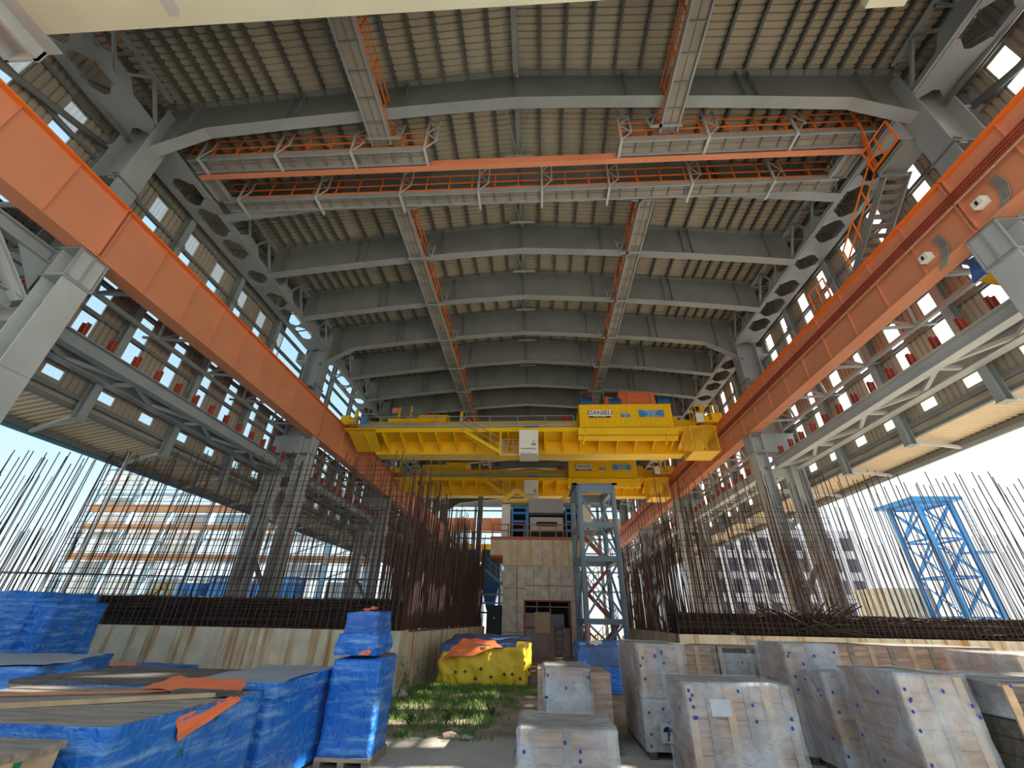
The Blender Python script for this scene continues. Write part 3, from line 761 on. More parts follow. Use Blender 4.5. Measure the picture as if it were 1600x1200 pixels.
# access stair on the right from the crane girder up to the walkway
t = thing('access_stair', 'grey steel stair with orange rails rising from the right girder to the walkway', 'stair', (11.6, 11.8, 13.0))
A = V((11.9, 11.9, 13.0)); B = V((12.2, 9.4, 15.3))
for dx in (-0.38, 0.38):
    m = MB(); m.bar(A + V((dx, 0, 0)), B + V((dx, 0, 0)), 0.05, 0.24); m.build('stringer', steel_d, t)
for i in range(11):
    p = A.lerp(B, (i + 0.5) / 11); m = MB(); m.box(p.x - 0.36, p.x + 0.36, p.y - 0.1, p.y + 0.1, p.z - 0.015, p.z + 0.015); m.build('tread', steel_d, t)
m = MB()
for f in (0.55, 1.05): m.bar(A + V((-0.4, 0, f)), B + V((-0.4, 0, f)), 0.04)
for f in (0.05, 0.35, 0.65, 0.95): m.bar(A.lerp(B, f) + V((-0.4, 0, 0)), A.lerp(B, f) + V((-0.4, 0, 1.05)), 0.04)
m.build('handrail', orange_s, t)
m = MB(); m.box(11.5, 12.5, 8.3, 9.4, 15.28, 15.34); m.box(11.5, 11.56, 8.3, 9.4, 15.1, 15.34); m.box(11.5, 12.5, 9.36, 9.42, 15.1, 15.34); m.build('landing', steel_d, t)
m = railing(MB(), (11.5, 8.3, 15.34), (11.5, 9.4, 15.34), 1.05, 0.5); m.build('landing_rail', orange_s, t)
m = railing(MB(), (11.25, 8.75, WZ), (11.9, 9.6, 15.4), 1.0, 0.4); m.build('upper_rail', orange_s, t)
m = MB(); m.box(11.4, 12.3, 11.9, 14.0, 12.94, 13.0); m.build('lower_landing', steel_d, t)
m = railing(MB(), (11.42, 13.0, 13.0), (11.42, 14.0, 13.0), 1.0, 0.5); m.build('lower_rail', orange_s, t)

# ------------------------------------------------------------------ cream beam over the front edge
t = thing('cream_cross_beam', 'broad cream-painted beam crossing overhead at the front of the hall', 'beam', (XC, 3.8, 15.0))
m = MB(); m.box(fx(-1, 12.0), fx(1, 14.0), 3.0, 4.32, 15.0, 15.05); m.build('bottom_flange', cream, t)
m = MB(); m.box(fx(-1, 12.0), fx(1, 14.0), 4.18, 4.22, 15.05, 16.9); m.box(fx(-1, 12.0), fx(1, 14.0), 3.1, 3.14, 15.05, 16.9); m.build('web', cream, t)
m = MB(); m.box(fx(-1, 12.0), fx(1, 14.0), 3.0, 4.32, 16.9, 16.95); m.build('top_flange', cream, t)
m = MB(); m.prism([(-9.1, 3.3, 14.996), (-8.72, 3.3, 14.996), (-8.7, 4.0, 14.996), (-8.85, 4.14, 14.996), (-9.05, 4.1, 14.996)], (0, 0, 0.003)); m.build('bare_grey_patch', steel_l, t)
m = MB(); m.box(8.05, 8.95, 4.2, 4.78, 15.0, 15.3); m.build('lug', cream, t)
m = MB(); m.box(-14.3, -12.6, 3.2, 4.75, 15.0, 15.05); m.box(-14.3, -12.6, 4.2, 4.25, 15.05, 16.2); m.box(-14.3, -14.2, 3.2, 4.75, 15.05, 16.2); m.box(-13.1, -13.0, 3.2, 4.75, 14.6, 15.0); m.box(-13.9, -13.8, 3.2, 4.7, 14.6, 15.0); m.box(-13.9, -13.0, 4.66, 4.72, 14.6, 15.0)
m.build('end_bracket', steel_l, t)

# ------------------------------------------------------------------ overhead cranes
def text(body, size, loc, m, parent, sx=1.0, name='lettering', rz=0.0):
    c = bpy.data.curves.new(name, 'FONT'); c.body = body; c.size = size; c.align_x = 'CENTER'; c.align_y = 'CENTER'; c.extrude = 0.006
    o = bpy.data.objects.new(name, c); COL.objects.link(o); c.materials.append(m)
    bpy.context.view_layer.update()
    me = bpy.data.meshes.new_from_object(o.evaluated_get(bpy.context.evaluated_depsgraph_get()))
    bpy.data.objects.remove(o); o = bpy.data.objects.new(name, me); COL.objects.link(o)
    if not me.materials: me.materials.append(m)
    o.parent = parent; o.location = V(loc) - wloc(parent); o.rotation_euler = (R(90), 0, R(rz)); o.scale = (sx, 1, 1)
    return o
def make_crane(y, label, motors):
    xl, xr = fx(-1, 12.0), fx(1, 12.0)
    t = thing('overhead_crane', label, 'crane', (XC, y, 12.94))
    for nm, ya, yb, z0, z1 in (('front_girder', 2.2, 2.85, 11.45, 13.75), ('rear_girder', 4.7, 5.6, 12.3, 13.75)):
        m = MB(); xa, xb = xl + 1.9, xr - 1.9
        for yy in (ya, yb):
            m.prism([(xl + 0.4, y + yy, 12.9), (xl + 0.4, y + yy, z1), (xr - 0.4, y + yy, z1), (xr - 0.4, y + yy, 12.9), (xr - 1.3, y + yy, 12.75), (xb, y + yy, z0), (xa, y + yy, z0), (xl + 1.3, y + yy, 12.75)][::-1], (0, 0.03, 0))
        m.box(xl + 0.4, xr - 0.4, y + ya - 0.1, y + yb + 0.13, z1, z1 + 0.04)
        m.box(xa, xb, y + ya - 0.12, y + yb + 0.15, z0 - 0.04, z0)
        for k in (0, 1):
            xx0, xx1 = (xa, xl + 1.3) if k == 0 else (xb, xr - 1.3)
            m.prism([(xx0, y + ya - 0.12, z0 - 0.04), (xx1, y + ya - 0.12, 12.71), (xx1, y + ya - 0.12, 12.75), (xx0, y + ya - 0.12, z0)], (0, yb - ya + 0.27, 0))
        m.build(nm, yellow, t)
    # end carriages on the rails
    for s in (-1, 1):
        x = fx(s, 12.18); m = MB(); m.box(x - 0.3, x + 0.3, y + 0.9, y + 6.8, 13.08, 13.75)
        ec = m.build('end_carriage', yellow, t)
        for yy in (1.4, 2.5, 5.4, 6.4):
            m = MB(); m.tube((x - 0.1, y + yy, 13.19), (x + 0.1, y + yy, 13.19), 0.245, 14); m.build('wheel', redox, ec)
    # walkway with brackets along the front
    zw = 12.33
    m = MB(); m.box(xl + 0.6, xr - 0.55, y + 0.35, y + 2.2, zw, zw + 0.05); m.box(xl + 0.6, xr - 0.55, y + 0.33, y + 0.37, zw - 0.06, zw + 0.22); m.build('walkway', yellow, t)
    n = 19
    for i in range(n):
        x = xl + 1.6 + (xr - xl - 3.2) * i / (n - 1); m = MB()
        m.prism([(x - 0.03, y + 0.45, zw), (x - 0.03, y + 2.2, zw), (x - 0.03, y + 2.2, zw - 0.75), (x - 0.03, y + 0.45, zw - 0.2)], (0.06, 0, 0)); m.build('bracket', yellow, t)
    m = railing(MB(), (xl + 0.7, y + 0.4, zw + 0.05), (2.4, y + 0.4, zw + 0.05), 1.0, 1.9)
    m.build('railing', steel, t)
    m = MB(); m.tube((xl + 1.0, y + 0.5, zw + 0.55), (2.4, y + 0.5, zw + 0.55), 0.06); m.tube((xl + 1.0, y + 0.5, zw + 0.42), (2.4, y + 0.5, zw + 0.42), 0.05); m.build('conduit', steel_l, t)
    # corner platforms
    for s in (-1, 1):
        x0, x1 = sorted((fx(s, 9.6), fx(s, 11.55))); m = MB()
        m.box(x0, x1, y - 0.1, y + 0.4, zw - 0.02, zw + 0.05)
        m.prism([(x0 + 0.1, y + 0.35, zw - 0.05), (x1 - 0.1, y + 0.35, zw - 0.05), (x1 - 0.2, y + 2.2, zw - 0.7), (x0 + 0.1, y + 2.2, zw - 0.7)], (0, 0, 0.04)); m.build('corner_platform', yellow, t)
    # electrical container
    x0, x1, y0, y1, z0, z1 = 2.75, 8.45, y, y + 2.1, zw + 0.08, zw + 1.62
    m = MB(); corrugated(m, (x0, y0, z0), (1, 0, 0), x1 - x0, (0, 0, z1 - z0), (0, 1, 0), 0.155, 0.035)
    m.box(x0, x1, y0 + 0.05, y1, z0, z1); m.box(x0 - 0.02, x1 + 0.02, y0 - 0.02, y0 + 0.05, z1 - 0.09, z1); m.box(x0 - 0.02, x1 + 0.02, y0 - 0.02, y0 + 0.05, z0, z0 + 0.08)
    ct = m.build('electrical_container', yellow, t)
    def panel(xa, xb, za, zb, mm, nm): q = MB(); q.box(xa, xb, y0 - 0.035, y0 - 0.02, za, zb); return q.build(nm, mm, ct)
    panel(3.28, 4.78, 13.13, 13.56, white, 'sign_board'); panel(3.32, 4.66, 13.04, 13.14, black, 'sign_strip')
    text('DANIELI', 0.40, (4.03, y0 - 0.045, 13.35), black, ct, 1.05)
    text('DANIELI CRANES', 0.085, (4.0, y0 - 0.045, 13.09), white, ct, 1.2)
    panel(5.32, 5.85, 13.06, 13.34, signblue, 'sign_board'); text('CRANE\n140', 0.15, (5.58, y0 - 0.045, 13.2), white, ct)
    panel(6.42, 7.95, 13.08, 13.54, signblue, 'sign_board'); text('MAX CAPACITY\nMAIN HOIST\n40 TON\nAUX 10 TON', 0.135, (7.18, y0 - 0.045, 13.31), white, ct)
    # container floor frame
    m = MB(); m.box(2.6, 8.6, y - 0.05, y + 0.35, zw - 0.42, zw + 0.02); m.box(2.6, 8.6, y + 0.1, y + 0.3, zw - 0.72, zw - 0.47); m.build('container_frame', yellow, t)
    for x in (3.1, 8.1):
        m = MB(); m.bar((x, y - 0.08, zw - 0.0), (x - 0.25, y + 0.2, zw - 1.0), 0.09); m.build('frame_strut', yellow, t)
    # driver's cabin
    x0, x1, y0, y1, z0, z1 = -1.02, 0.12, y - 0.3, y + 1.1, 10.5, 12.05
    m = MB(); m.box(x0, x1, y0, y1, z0 + 0.1, z1); m.box(x0 - 0.03, x1 + 0.03, y0 - 0.03, y1, z1, z1 + 0.05)
    for x in (x0 + 0.03, x1 - 0.03): m.box(x - 0.03, x + 0.03, y0, y0 + 0.06, z0 - 0.02, z0 + 0.1)
    cb = m.build('driver_cabin', white, t)
    m = MB()
    for k in range(6):
        xx = x0 + 0.17 + 0.155 * k; sg = 1 if k < 3 else -1
        m.prism([(xx - 0.05, y0 - 0.012, z0 + 0.36), (xx + 0.02, y0 - 0.012, z0 + 0.36), (xx + 0.05 + sg * 0.03, y0 - 0.012, z0 + 0.44), (xx - 0.02 + sg * 0.03, y0 - 0.012, z0 + 0.44)], (0, 0.01, 0))
    m.build('warning_stripes', black, cb)
    m = MB(); m.box(x0 + 0.74, x0 + 1.02, y0 - 0.012, y0, z0 + 0.62, z0 + 0.74); m.box(x0 + 0.83, x0 + 0.92, y0 - 0.012, y0, z0 + 0.82, z0 + 0.9)
    m.box(x0 + 0.08, x0 + 0.34, y0 - 0.012, y0, z0 + 0.15, z0 + 0.17); m.box(x0 + 0.42, x0 + 0.72, y0 - 0.012, y0, z0 + 0.15, z0 + 0.17); m.build('cabin_marks', steel_d, cb)
    m = MB(); m.box(x0 + 0.02, x1 - 0.02, y0 + 0.1, y1, z1 + 0.05, z1 + 0.22); m.build('cabin_mount', yellow, t)
    # stair down to the cabin
    m = MB(); A = V((-4.6, y + 0.25, zw)); B = V((-2.0, y + 0.25, 10.75))
    for dy in (0, 0.6): m.bar(A + V((0, dy, 0)), B + V((0, dy, 0)), 0.07, 0.2)
    for k in range(10):
        q = A.lerp(B, (k + 0.5) / 10); m.box(q.x - 0.1, q.x + 0.1, q.y, q.y + 0.6, q.z - 0.02, q.z + 0.02)
    m.box(-2.2, -1.0, y + 0.2, y + 0.95, 10.66, 10.75); m.box(-2.25, -2.15, y + 0.2, y + 0.28, 10.7, zw); m.build('cabin_stair', yellow, t)
    m = railing(MB(), A + V((0, 0, 0)), B, 0.9, 0.9); railing(m, (-2.1, y + 0.22, 10.75), (-1.05, y + 0.22, 10.75), 0.95, 0.35); m.build('stair_rail', steel, t)
    # mesh cage at the right end
    x0, x1, y0, y1, z0, z1 = 9.25, 10.75, y - 0.2, y + 1.4, 10.75, 12.35
    m = MB(); m.box(x0, x1, y0, y1, z0, z0 + 0.05)
    for x in (x0, (x0 + x1) / 2, x1):
        for yy in (y0, y1): m.bar((x, yy, z0), (x, yy, z1), 0.06)
    for z in (z0 + 0.02, z1):
        for yy in (y0, y1): m.bar((x0, yy, z), (x1, yy, z), 0.06)
        for x in (x0, x1): m.bar((x, y0, z), (x, y1, z), 0.06)
    cg = m.build('mesh_cage', yellow, t)
    m = MB()
    for k in range(15): m.box(x0 + (x1 - x0) * k / 15 - 0.011, x0 + (x1 - x0) * k / 15 + 0.011, y0, y0 + 0.015, z0, z1)
    for k in range(15): m.box(x0, x1, y0, y0 + 0.015, z0 + (z1 - z0) * k / 15 - 0.011, z0 + (z1 - z0) * k / 15 + 0.011)
    for k in range(15): m.box(x0, x0 + 0.015, y0 + (y1 - y0) * k / 15 - 0.011, y0 + (y1 - y0) * k / 15 + 0.011, z0, z1)
    m.build('wire_mesh', yellow, cg)
    # service pieces on top
    m = MB(); m.box(-0.75, 0.2, y + 0.9, y + 1.5, zw + 0.1, zw + 0.75); m.build('blue_cabinet', blue_t, t)
    for x in (-4.6, 2.1):
        m = MB(); m.box(x - 0.22, x + 0.22, y + 2.3, y + 2.8, 13.79, 14.2); m.tube((x, y + 2.2, 13.95), (x, y + 2.9, 13.95), 0.2, 10); m.build('red_buffer', mat('red_buffer_paint', (0.45, 0.02, 0.03), 0.5), t)
    m = MB(); m.box(-5.3, -5.12, y + 2.4, y + 2.6, 13.75, 14.7); m.build('yellow_mast', yellow, t)
    for s in (-1, 1):
        x = fx(s, 11.4); m = MB(); m.tube((x - 0.45, y + 0.9, 13.3), (x + 0.1, y + 0.9, 13.3), 0.26, 12); m.tube((x - 0.1, y + 1.0, 13.6), (x - 0.1, y + 1.0, 14.2), 0.12, 10); m.build('drive_gearbox', yellow, t)
        m = MB(); m.tube((x - s * 0.6, y + 0.8, 12.9), (x - s * 0.6, y + 0.8, 13.5), 0.2, 12); m.build('drive_motor', blue_t if s < 0 else steel_d, t)
    m = railing(MB(), (fx(1, 10.6), y + 0.2, 12.8), (fx(1, 12.0), y + 0.2, 12.8), 1.1, 0.45); railing(m, (fx(1, 10.6), y + 0.2, 12.8), (fx(1, 10.6), y + 1.2, 12.8), 1.1, 0.5); m.build('end_rail', yellow, t)
    m = MB(); m.box(fx(1, 10.5), fx(1, 10.95), y + 0.05, y + 0.1, 12.75, 13.35); m.build('end_plate_sign', white, t)
    # hoist trolley across both girders
    m = MB(); m.box(3.2, 9.6, y + 2.4, y + 5.5, 13.8, 14.2)
    tr = m.build('hoist_trolley', yellow, t)
    m = MB(); m.prism([(5.85, y + 3.0, 14.2), (8.75, y + 3.0, 14.2), (8.5, y + 3.2, 16.6), (6.05, y + 3.2, 16.65)], (0, 1.8, 0)); m.build('orange_cover', tarp_o, tr)
    m = MB(); m.prism([(4.85, y + 3.0, 14.2), (5.75, y + 3.0, 14.2), (5.6, y + 3.2, 16.1), (5.05, y + 3.2, 16.2)], (0, 1.0, 0)); m.build('orange_cover', tarp_o, tr)
    for x in (3.65, 5.7, 9.15):
        m = MB(); m.box(x - 0.4, x + 0.4, y + 3.1, y + 3.9, 14.2, 15.3); m.tube((x - 0.45, y + 3.5, 15.75), (x + 0.45, y + 3.5, 15.75), 0.45, 12); m.build('hoist_motor', blue, tr)
    m = railing(MB(), (3.2, y + 2.5, 14.2), (9.6, y + 2.5, 14.2), 2.0, 1.5); m.build('trolley_rail', steel_d, tr)
    # left service trolley
    m = MB(); m.box(-10.9, -6.6, y + 3.6, y + 5.6, 13.8, 14.75); m.box(-8.6, -6.4, y + 3.5, y + 5.0, 14.75, 14.95)
    tr = m.build('service_trolley', yellow, t)
    for x, h in ((-10.2, 1.0), (-9.3, 1.1)):
        m = MB(); m.box(x - 0.06, x + 0.06, y + 3.8, y + 3.95, 14.7, 14.75 + h); m.build('post', yellow, tr)
    m = MB(); m.tube((-8.2, y + 4.2, 15.2), (-7.3, y + 4.2, 15.2), 0.28, 12); m.build('winch_drum', redox, tr)
    m = MB(); m.box(-10.7, -10.2, y + 3.6, y + 3.65, 15.2, 15.6); m.build('pink_plate', mat('faded_red_plate', (0.75, 0.25, 0.2), 0.6), tr)
    m = railing(MB(), (-9.6, y + 3.65, 14.75), (-6.6, y + 3.65, 14.75), 0.9, 1.0); m.build('service_rail', steel_d, tr)
    return t
cr = make_crane(24.0, 'nearer yellow overhead travelling crane with container and white cabin', True)
c2 = copy_tree(cr); c2.location.y = 34.6; c2['label'] = 'farther yellow overhead travelling crane, partly behind the grey steel tower'
cr['group'] = 'yellow travelling cranes'; c2['group'] = 'yellow travelling cranes'
# ------------------------------------------------------------------ retaining walls
ZW = 1.6
LC = V((-4.3, 15.0, 0)); LE = V((-3.45, 31.0, 0))
m = MB(); m.box(-34, -4.3, 15.0, 15.9, -0.3, ZW); struct('wall_left_front', m, conc_w)
m = MB(); m.prism([(-4.3, 15.0, -0.3), (-3.45, 31.0, -0.3), (-4.4, 31.0, -0.3), (-5.2, 15.9, -0.3)], (0, 0, ZW + 0.25)); struct('wall_left_inner', m, conc_w)
m = MB(); m.box(5.4, 38, 19.0, 19.9, -0.3, ZW); struct('wall_right_front', m, conc_w)
m = MB(); m.box(5.4, 6.3, 19.9, 31.0, -0.3, ZW); struct('wall_right_inner', m, conc_w)

# ------------------------------------------------------------------ reinforcing bars
RR = 0.018
rb = MB(); rb.tube((0, 0, 0), (0, 0, 1), RR, 5)
rb0 = None
def rebar(x, y, z0, h, label, group):
    global rb0
    if rb0 is None:
        o = rb.build('rebar', rust); rb0 = o
    else:
        o = rb0.copy(); COL.objects.link(o)
    o.location = (x, y, z0); o.scale = (1, 1, h)
    o.rotation_euler = (random.gauss(0, 0.012), random.gauss(0, 0.014), 0)
    return tag(o, label, 'rebar', group)
x = -4.5
while x > -27.2:
    rebar(x + random.uniform(-0.05, 0.05), 15.15, ZW - 0.1, 5.95 + random.uniform(-0.35, 0.25), 'tall thin rusty rebar standing in the front row on the left front wall', 'tall rebars of the left front wall'); x -= 0.225
x = 5.5
while x < 24.5:
    rebar(x + random.uniform(-0.05, 0.05), 19.15, ZW - 0.1, 6.35 + random.uniform(-0.5, 0.3), 'tall thin rusty rebar standing in the front row on the right front wall', 'tall rebars of the right front wall'); x += 0.225
y = 15.3; i = 0
while y < 31:
    f = (y - 15) / 16; xx = LC.x + (LE.x - LC.x) * f
    rebar(xx - 0.12, y, ZW - 0.1, random.uniform(4.3, 6.0), 'brown rebar standing on the inner left wall beside the passage', 'rebars of the inner left wall'); y += 0.2

def bars(name, rows, label, group=None, m=rust):
    mb = MB()
    for (p, q, r) in rows: mb.tube(p, q, r, 4)
    o = mb.build(name, m); return tag(o, label, 'rebar', group, 'stuff')
def lean(p, h, a=0.02):
    p = V(p); return (p, p + V((random.gauss(0, a) * h, random.gauss(0, a) * h, h)))
rows = []
x = -4.6
while x > -29:
    rows.append((*lean((x, 15.3, ZW + 0.0), random.uniform(2.7, 3.3)), 0.016)); rows.append((*lean((x - 0.1, 15.75, ZW + 0.0), random.choice([3.0, 3.1, 5.2, 5.6])), 0.015)); x -= 0.24
bars('short_rebars', rows, 'shorter rusty rebars in the rear rows on the left front wall')
rows = []
x = 5.6
while x < 30:
    rows.append((*lean((x, 19.3, ZW + 0.0), random.uniform(3.2, 3.9)), 0.016)); rows.append((*lean((x + 0.1, 19.75, ZW + 0.0), random.choice([3.2, 5.0, 5.6])), 0.015)); x += 0.26
bars('short_rebars', rows, 'shorter rusty rebars in the rear rows on the right front wall')
rows = []
for k in range(6):
    y = 15.2
    while y < 31.4:
        f = (y - 15) / 16; xx = LC.x + (LE.x - LC.x) * f - 0.28 - 0.16 * k
        rows.append((*lean((xx, y, ZW + 0.0), random.uniform(2.4, 3.6) if k % 2 else random.choice([3.0, 3.4, 3.8, 4.4, 5.6])), 0.019)); y += random.uniform(0.14, 0.24)
bars('rebar_thicket', rows, 'dense thicket of brown rebars behind the inner left wall face')
rows = []
for k in range(4):
    y = 19.6
    while y < 31.4:
        rows.append((*lean((5.55 + 0.2 * k, y, ZW + 0.0), random.uniform(2.6, 4.9)), 0.016)); y += random.uniform(0.16, 0.3)
for k in range(3):
    x = 5.5
    while x < 12.5:
        rows.append((*lean((x, 19.4 + 0.3 * k, ZW + 0.0), random.uniform(3.0, 5.9)), 0.015)); x += random.uniform(0.16, 0.26)
bars('rebar_thicket', rows, 'dense thicket of dark rebars at the corner of the right wall')
def mesh_panel(name, p0, along, L, z0, z1, sv, sh, label, rad=0.010):
    mb = MB(); a = V(along).normalized(); n = int((z1 - z0) / sh)
    for i in range(n + 1):
        z = z0 + sh * i + random.uniform(-0.03, 0.03); mb.tube(V(p0) + V((0, 0, z)) + a * random.uniform(-0.4, 0.1), V(p0) + a * (L + random.uniform(-0.2, 0.4)) + V((0, 0, z)), rad, 4)
    n = int(L / sv)
    for i in range(n + 1): mb.tube(V(p0) + a * (i * sv) + V((0, 0, z0 - 0.2)), V(p0) + a * (i * sv) + V((0, 0, z1 + 0.2)), rad, 4)
    return tag(mb.build(name, rust, origin=p0), label, 'mesh')
mesh_panel('rebar_mesh', (-17.9, 16.1, 0), (1, 0, 0), 12.6, 2.3, 7.35, 0.55, 0.21, 'wide grid of tied rebars rising behind the left front wall')
mesh_panel('rebar_mesh', (6.4, 20.0, 0), (1, 0, 0), 6.4, 2.2, 6.6, 0.65, 0.25, 'grid of tied rebars rising behind the right front wall')
mesh_panel('rebar_mesh', (-5.35, 16.0, 0), (0.05, 1, 0), 15, 1.8, 6.0, 0.5, 0.22, 'grid of tied rebars along the inner left wall')
for lab, a, b in (('long thin horizontal tie bar wired right across the left front rebars', (-30, 15.05, 3.1), (-5.0, 15.05, 3.06)), ('shorter thin tie bar just above the long one on the left front rebars', (-30, 15.05, 3.2), (-14, 15.05, 3.09))):
    tag(MB().tube(a, b, 0.017, 5).build('tie_bar', rust, origin=b), lab, 'rebar', 'tie bars')
# dark cages lying along the wall tops
def cage(x0, x1, y0, y1, z0, z1, label, seed):
    rr = random.Random(seed); rows = []
    nz = int((z1 - z0) / 0.06)
    for i in range(nz + 1):
        for j in range(5):
            z = z0 + (z1 - z0) * i / nz; y = y0 + (y1 - y0) * j / 4 + rr.uniform(-0.04, 0.04)
            xa = x0
            while xa < x1 - 0.5:
                xb = min(x1, xa + rr.uniform(4, 8)); rows.append(((xa, y, z + rr.uniform(-0.04, 0.04)), (xb, y + rr.uniform(-0.1, 0.1), z + rr.uniform(-0.04, 0.04)), 0.034)); xa = xb - 0.4
    x = x0
    while x < x1:
        for j in (0, 2): rows.append(((x, y0 + (y1 - y0) * j / 4 - 0.03, z0 - 0.05), (x + rr.uniform(-0.05, 0.05), y0 + (y1 - y0) * j / 4 - 0.03, z1 + rr.uniform(-0.05, 0.1)), 0.02))
        x += rr.uniform(0.13, 0.2)
    o = bars('rebar_cage', rows, label); o.data.materials[0] = rust_d; return o
cage(-30, -4.6, 15.25, 16.5, ZW + 0.03, 2.42, 'low dark cage of stacked rebars lying along the left front wall top', 1)
cage(5.5, 33, 19.25, 20.6, ZW + 0.03, 2.28, 'low dark cage of stacked rebars lying along the right front wall top', 2)
rows = []
rr = random.Random(5)
for i in range(150):
    a = rr.uniform(0, PI * 0.5) ; cx = rr.uniform(8.8, 13.2); pk = max(0.0, 1 - abs(cx - 10.6) / 2.6)
    p = V((cx, rr.uniform(19.1, 20.2), 1.65)); L = rr.uniform(1.2, 2.6); sl = rr.uniform(-0.25, 0.55)
    q = p + V((-L * (1 if cx > 10.6 else -1) * 0.9, rr.uniform(-0.3, 0.3), pk * 1.05 * rr.uniform(0.5, 1.1) + 0.12)); rows.append((p, q, 0.022))
bars('rebar_tangle', rows, 'dark tangle of bent rebars heaped on the right front wall beside the column').data.materials[0] = rust_d
m = MB(); m.tube((-16.8, 15.6, 1.6), (-16.8, 15.6, 8.1), 0.055, 8)
tag(m.build('white_pipe', white, origin=(-16.8, 15.6, 1.6)), 'tall thin white pipe standing among the left front rebars', 'pipe')

# ------------------------------------------------------------------ concrete mill tower
TY = 30.4
t = thing('mill_foundation', 'tall board-marked concrete tower with a boarded doorway at its foot', 'tower', (0.2, TY, 0))
m = MB(); m.box(-2.3, -0.84, TY, TY + 5, 0, 5.1); m.box(2.04, 2.85, TY, TY + 5, 0, 5.1); m.box(-0.84, 2.04, TY, TY + 5, 3.02, 5.1); m.box(-0.84, 2.04, TY + 2.2, TY + 5, 0, 3.02)
m.build('lower_body', conc_t, t)
m = MB(); m.box(-2.33, 2.88, TY - 0.10, TY + 5, 5.1, 6.75); m.box(-3.2, -2.33, TY - 0.10, TY + 5, 5.75, 6.75); m.build('upper_body', conc_u, t)
m = MB()
for xx in (-1.35, -0.25, 0.75, 1.55): m.box(xx - 0.015, xx + 0.015, TY - 0.012, TY, 3.05, 5.08)
for zz in (1.25, 3.75): m.box(-2.3, -0.86, TY - 0.012, TY, zz - 0.015, zz + 0.015)
m.box(-0.84, 2.85, TY - 0.012, TY, 3.9, 3.94); [m.box(xx - 0.012, xx + 0.012, TY - 0.112, TY - 0.10, 5.12, 6.7) for xx in (-1.35, -0.4, 0.35, 1.1, 2.1)]; m.box(-1.37, -1.33, TY - 0.012, TY, 0, 5.08)
m.build('formwork_seam', seam, t)
m = MB(); m.box(-3.2, -2.35, TY - 0.12, TY + 3, 5.55, 5.75); m.build('ledge_channel', redox, t)
m = MB(); m.box(-0.90, -0.80, TY - 0.05, TY + 0.1, 0, 3.08); m.box(2.0, 2.1, TY - 0.05, TY + 0.1, 0, 3.08); m.box(-0.9, 2.1, TY - 0.05, TY + 0.1, 3.0, 3.08); df = m.build('door_frame', redox, t)
pinkb = mat('pinkish_hoarding_board', (0.42, 0.29, 0.26), 0.7, 0.0, 0.3, 2.0)
m = MB(); m.box(-0.8, 2.0, TY + 0.06, TY + 0.09, 0, 1.55); m.build('lower_board', pinkb, df)
m = MB(); m.box(-0.8, -0.2, TY + 0.06, TY + 0.09, 1.5, 2.35); m.build('side_board', pinkb, df)
m = MB(); m.box(-0.2, 0.75, TY + 0.0, TY + 0.03, 1.25, 2.4); m.build('plywood_panel', wood_n, df)
m = MB(); m.box(0.8, 1.65, TY + 0.05, TY + 0.06, 1.5, 2.3); m.build('plastic_curtain', steel_d, df)
m = MB(); m.box(-0.8, 2.0, TY + 0.04, TY + 0.08, 2.68, 2.74); m.box(-0.1, -0.03, TY + 0.04, TY + 0.08, 2.35, 3.02); m.box(0.75, 0.82, TY + 0.04, TY + 0.08, 1.5, 3.02); m.build('timber_rail', wood, df)
m = MB(); m.box(-0.84, 2.04, TY + 2.1, TY + 2.19, 0, 3.02); m.build('painted_doorway_shade', black, df)  # black sheet paints the shaded interior of the doorway
t = thing('platform_guard_rail', 'dusty red guard rail around the top of the concrete tower', 'railing', (0, TY, 6.75))
dred = mat('dusty_red_rail_paint', (0.50, 0.16, 0.10), 0.6, 0.0, 0.2, 2.0)
m = MB(); m.box(-3.2, 2.9, TY - 0.14, TY - 0.06, 6.75, 6.95); m.build('kerb_channel', dred, t)
for i in range(6):
    xx = -3.1 + 1.1 * i; m = MB(); m.box(xx - 0.04, xx + 0.04, TY - 0.1, TY - 0.02, 6.95, 7.78); m.build('post', dred, t)
for z in (7.35, 7.78):
    m = MB(); m.box(-3.15, 2.5, TY - 0.1, TY - 0.03, z - 0.035, z + 0.035); m.build('rail', dred, t)

t = thing('rolling_mill_stand', 'mill stand with white posts, blue frames and grey hood on the concrete tower', 'machine', (0.6, TY + 1.2, 6.75))
for x0 in (-2.55, 3.3):
    m = MB(); m.box(x0, x0 + 0.62, TY + 0.7, TY + 2.6, 6.75, 9.35); m.build('side_post', white, t)
m = MB(); m.box(-1.9, 3.3, TY + 2.4, TY + 2.6, 6.75, 9.3); m.build('painted_frame_shade', black, t)  # black sheet paints the shade inside the blue frames
for x0, x1 in ((-1.85, -0.6), (2.05, 3.2)):
    m = MB()
    for z in (7.0, 7.6, 8.2, 8.8, 9.2): m.box(x0, x1, TY + 1.0, TY + 2.0, z - 0.07, z + 0.07)
    m.box(x1 - 0.22, x1, TY + 0.9, TY + 1.3, 6.8, 9.25); m.box(x0, x0 + 0.12, TY + 0.9, TY + 1.3, 6.8, 9.25); m.build('blue_frame', blue_t, t)
m = MB(); m.box(-0.58, 1.95, TY + 0.5, TY + 1.6, 8.72, 9.72); m.build('hood', mat('mid_grey_enamel', (0.33, 0.33, 0.35), 0.5, 0, 0.08, 1.0), t)
m = MB(); m.box(-0.5, 1.9, TY + 1.0, TY + 1.8, 6.9, 8.5); hs = m.build('housing', mat('pale_grey_enamel', (0.50, 0.50, 0.48), 0.5, 0, 0.1, 1.0), t)
m = MB(); P = []
for k in range(9): P.append((1.35 + 0.16 * math.cos(-PI / 2 + PI * k / 8), TY + 0.985, 8.02 + 0.16 * math.sin(-PI / 2 + PI * k / 8)))
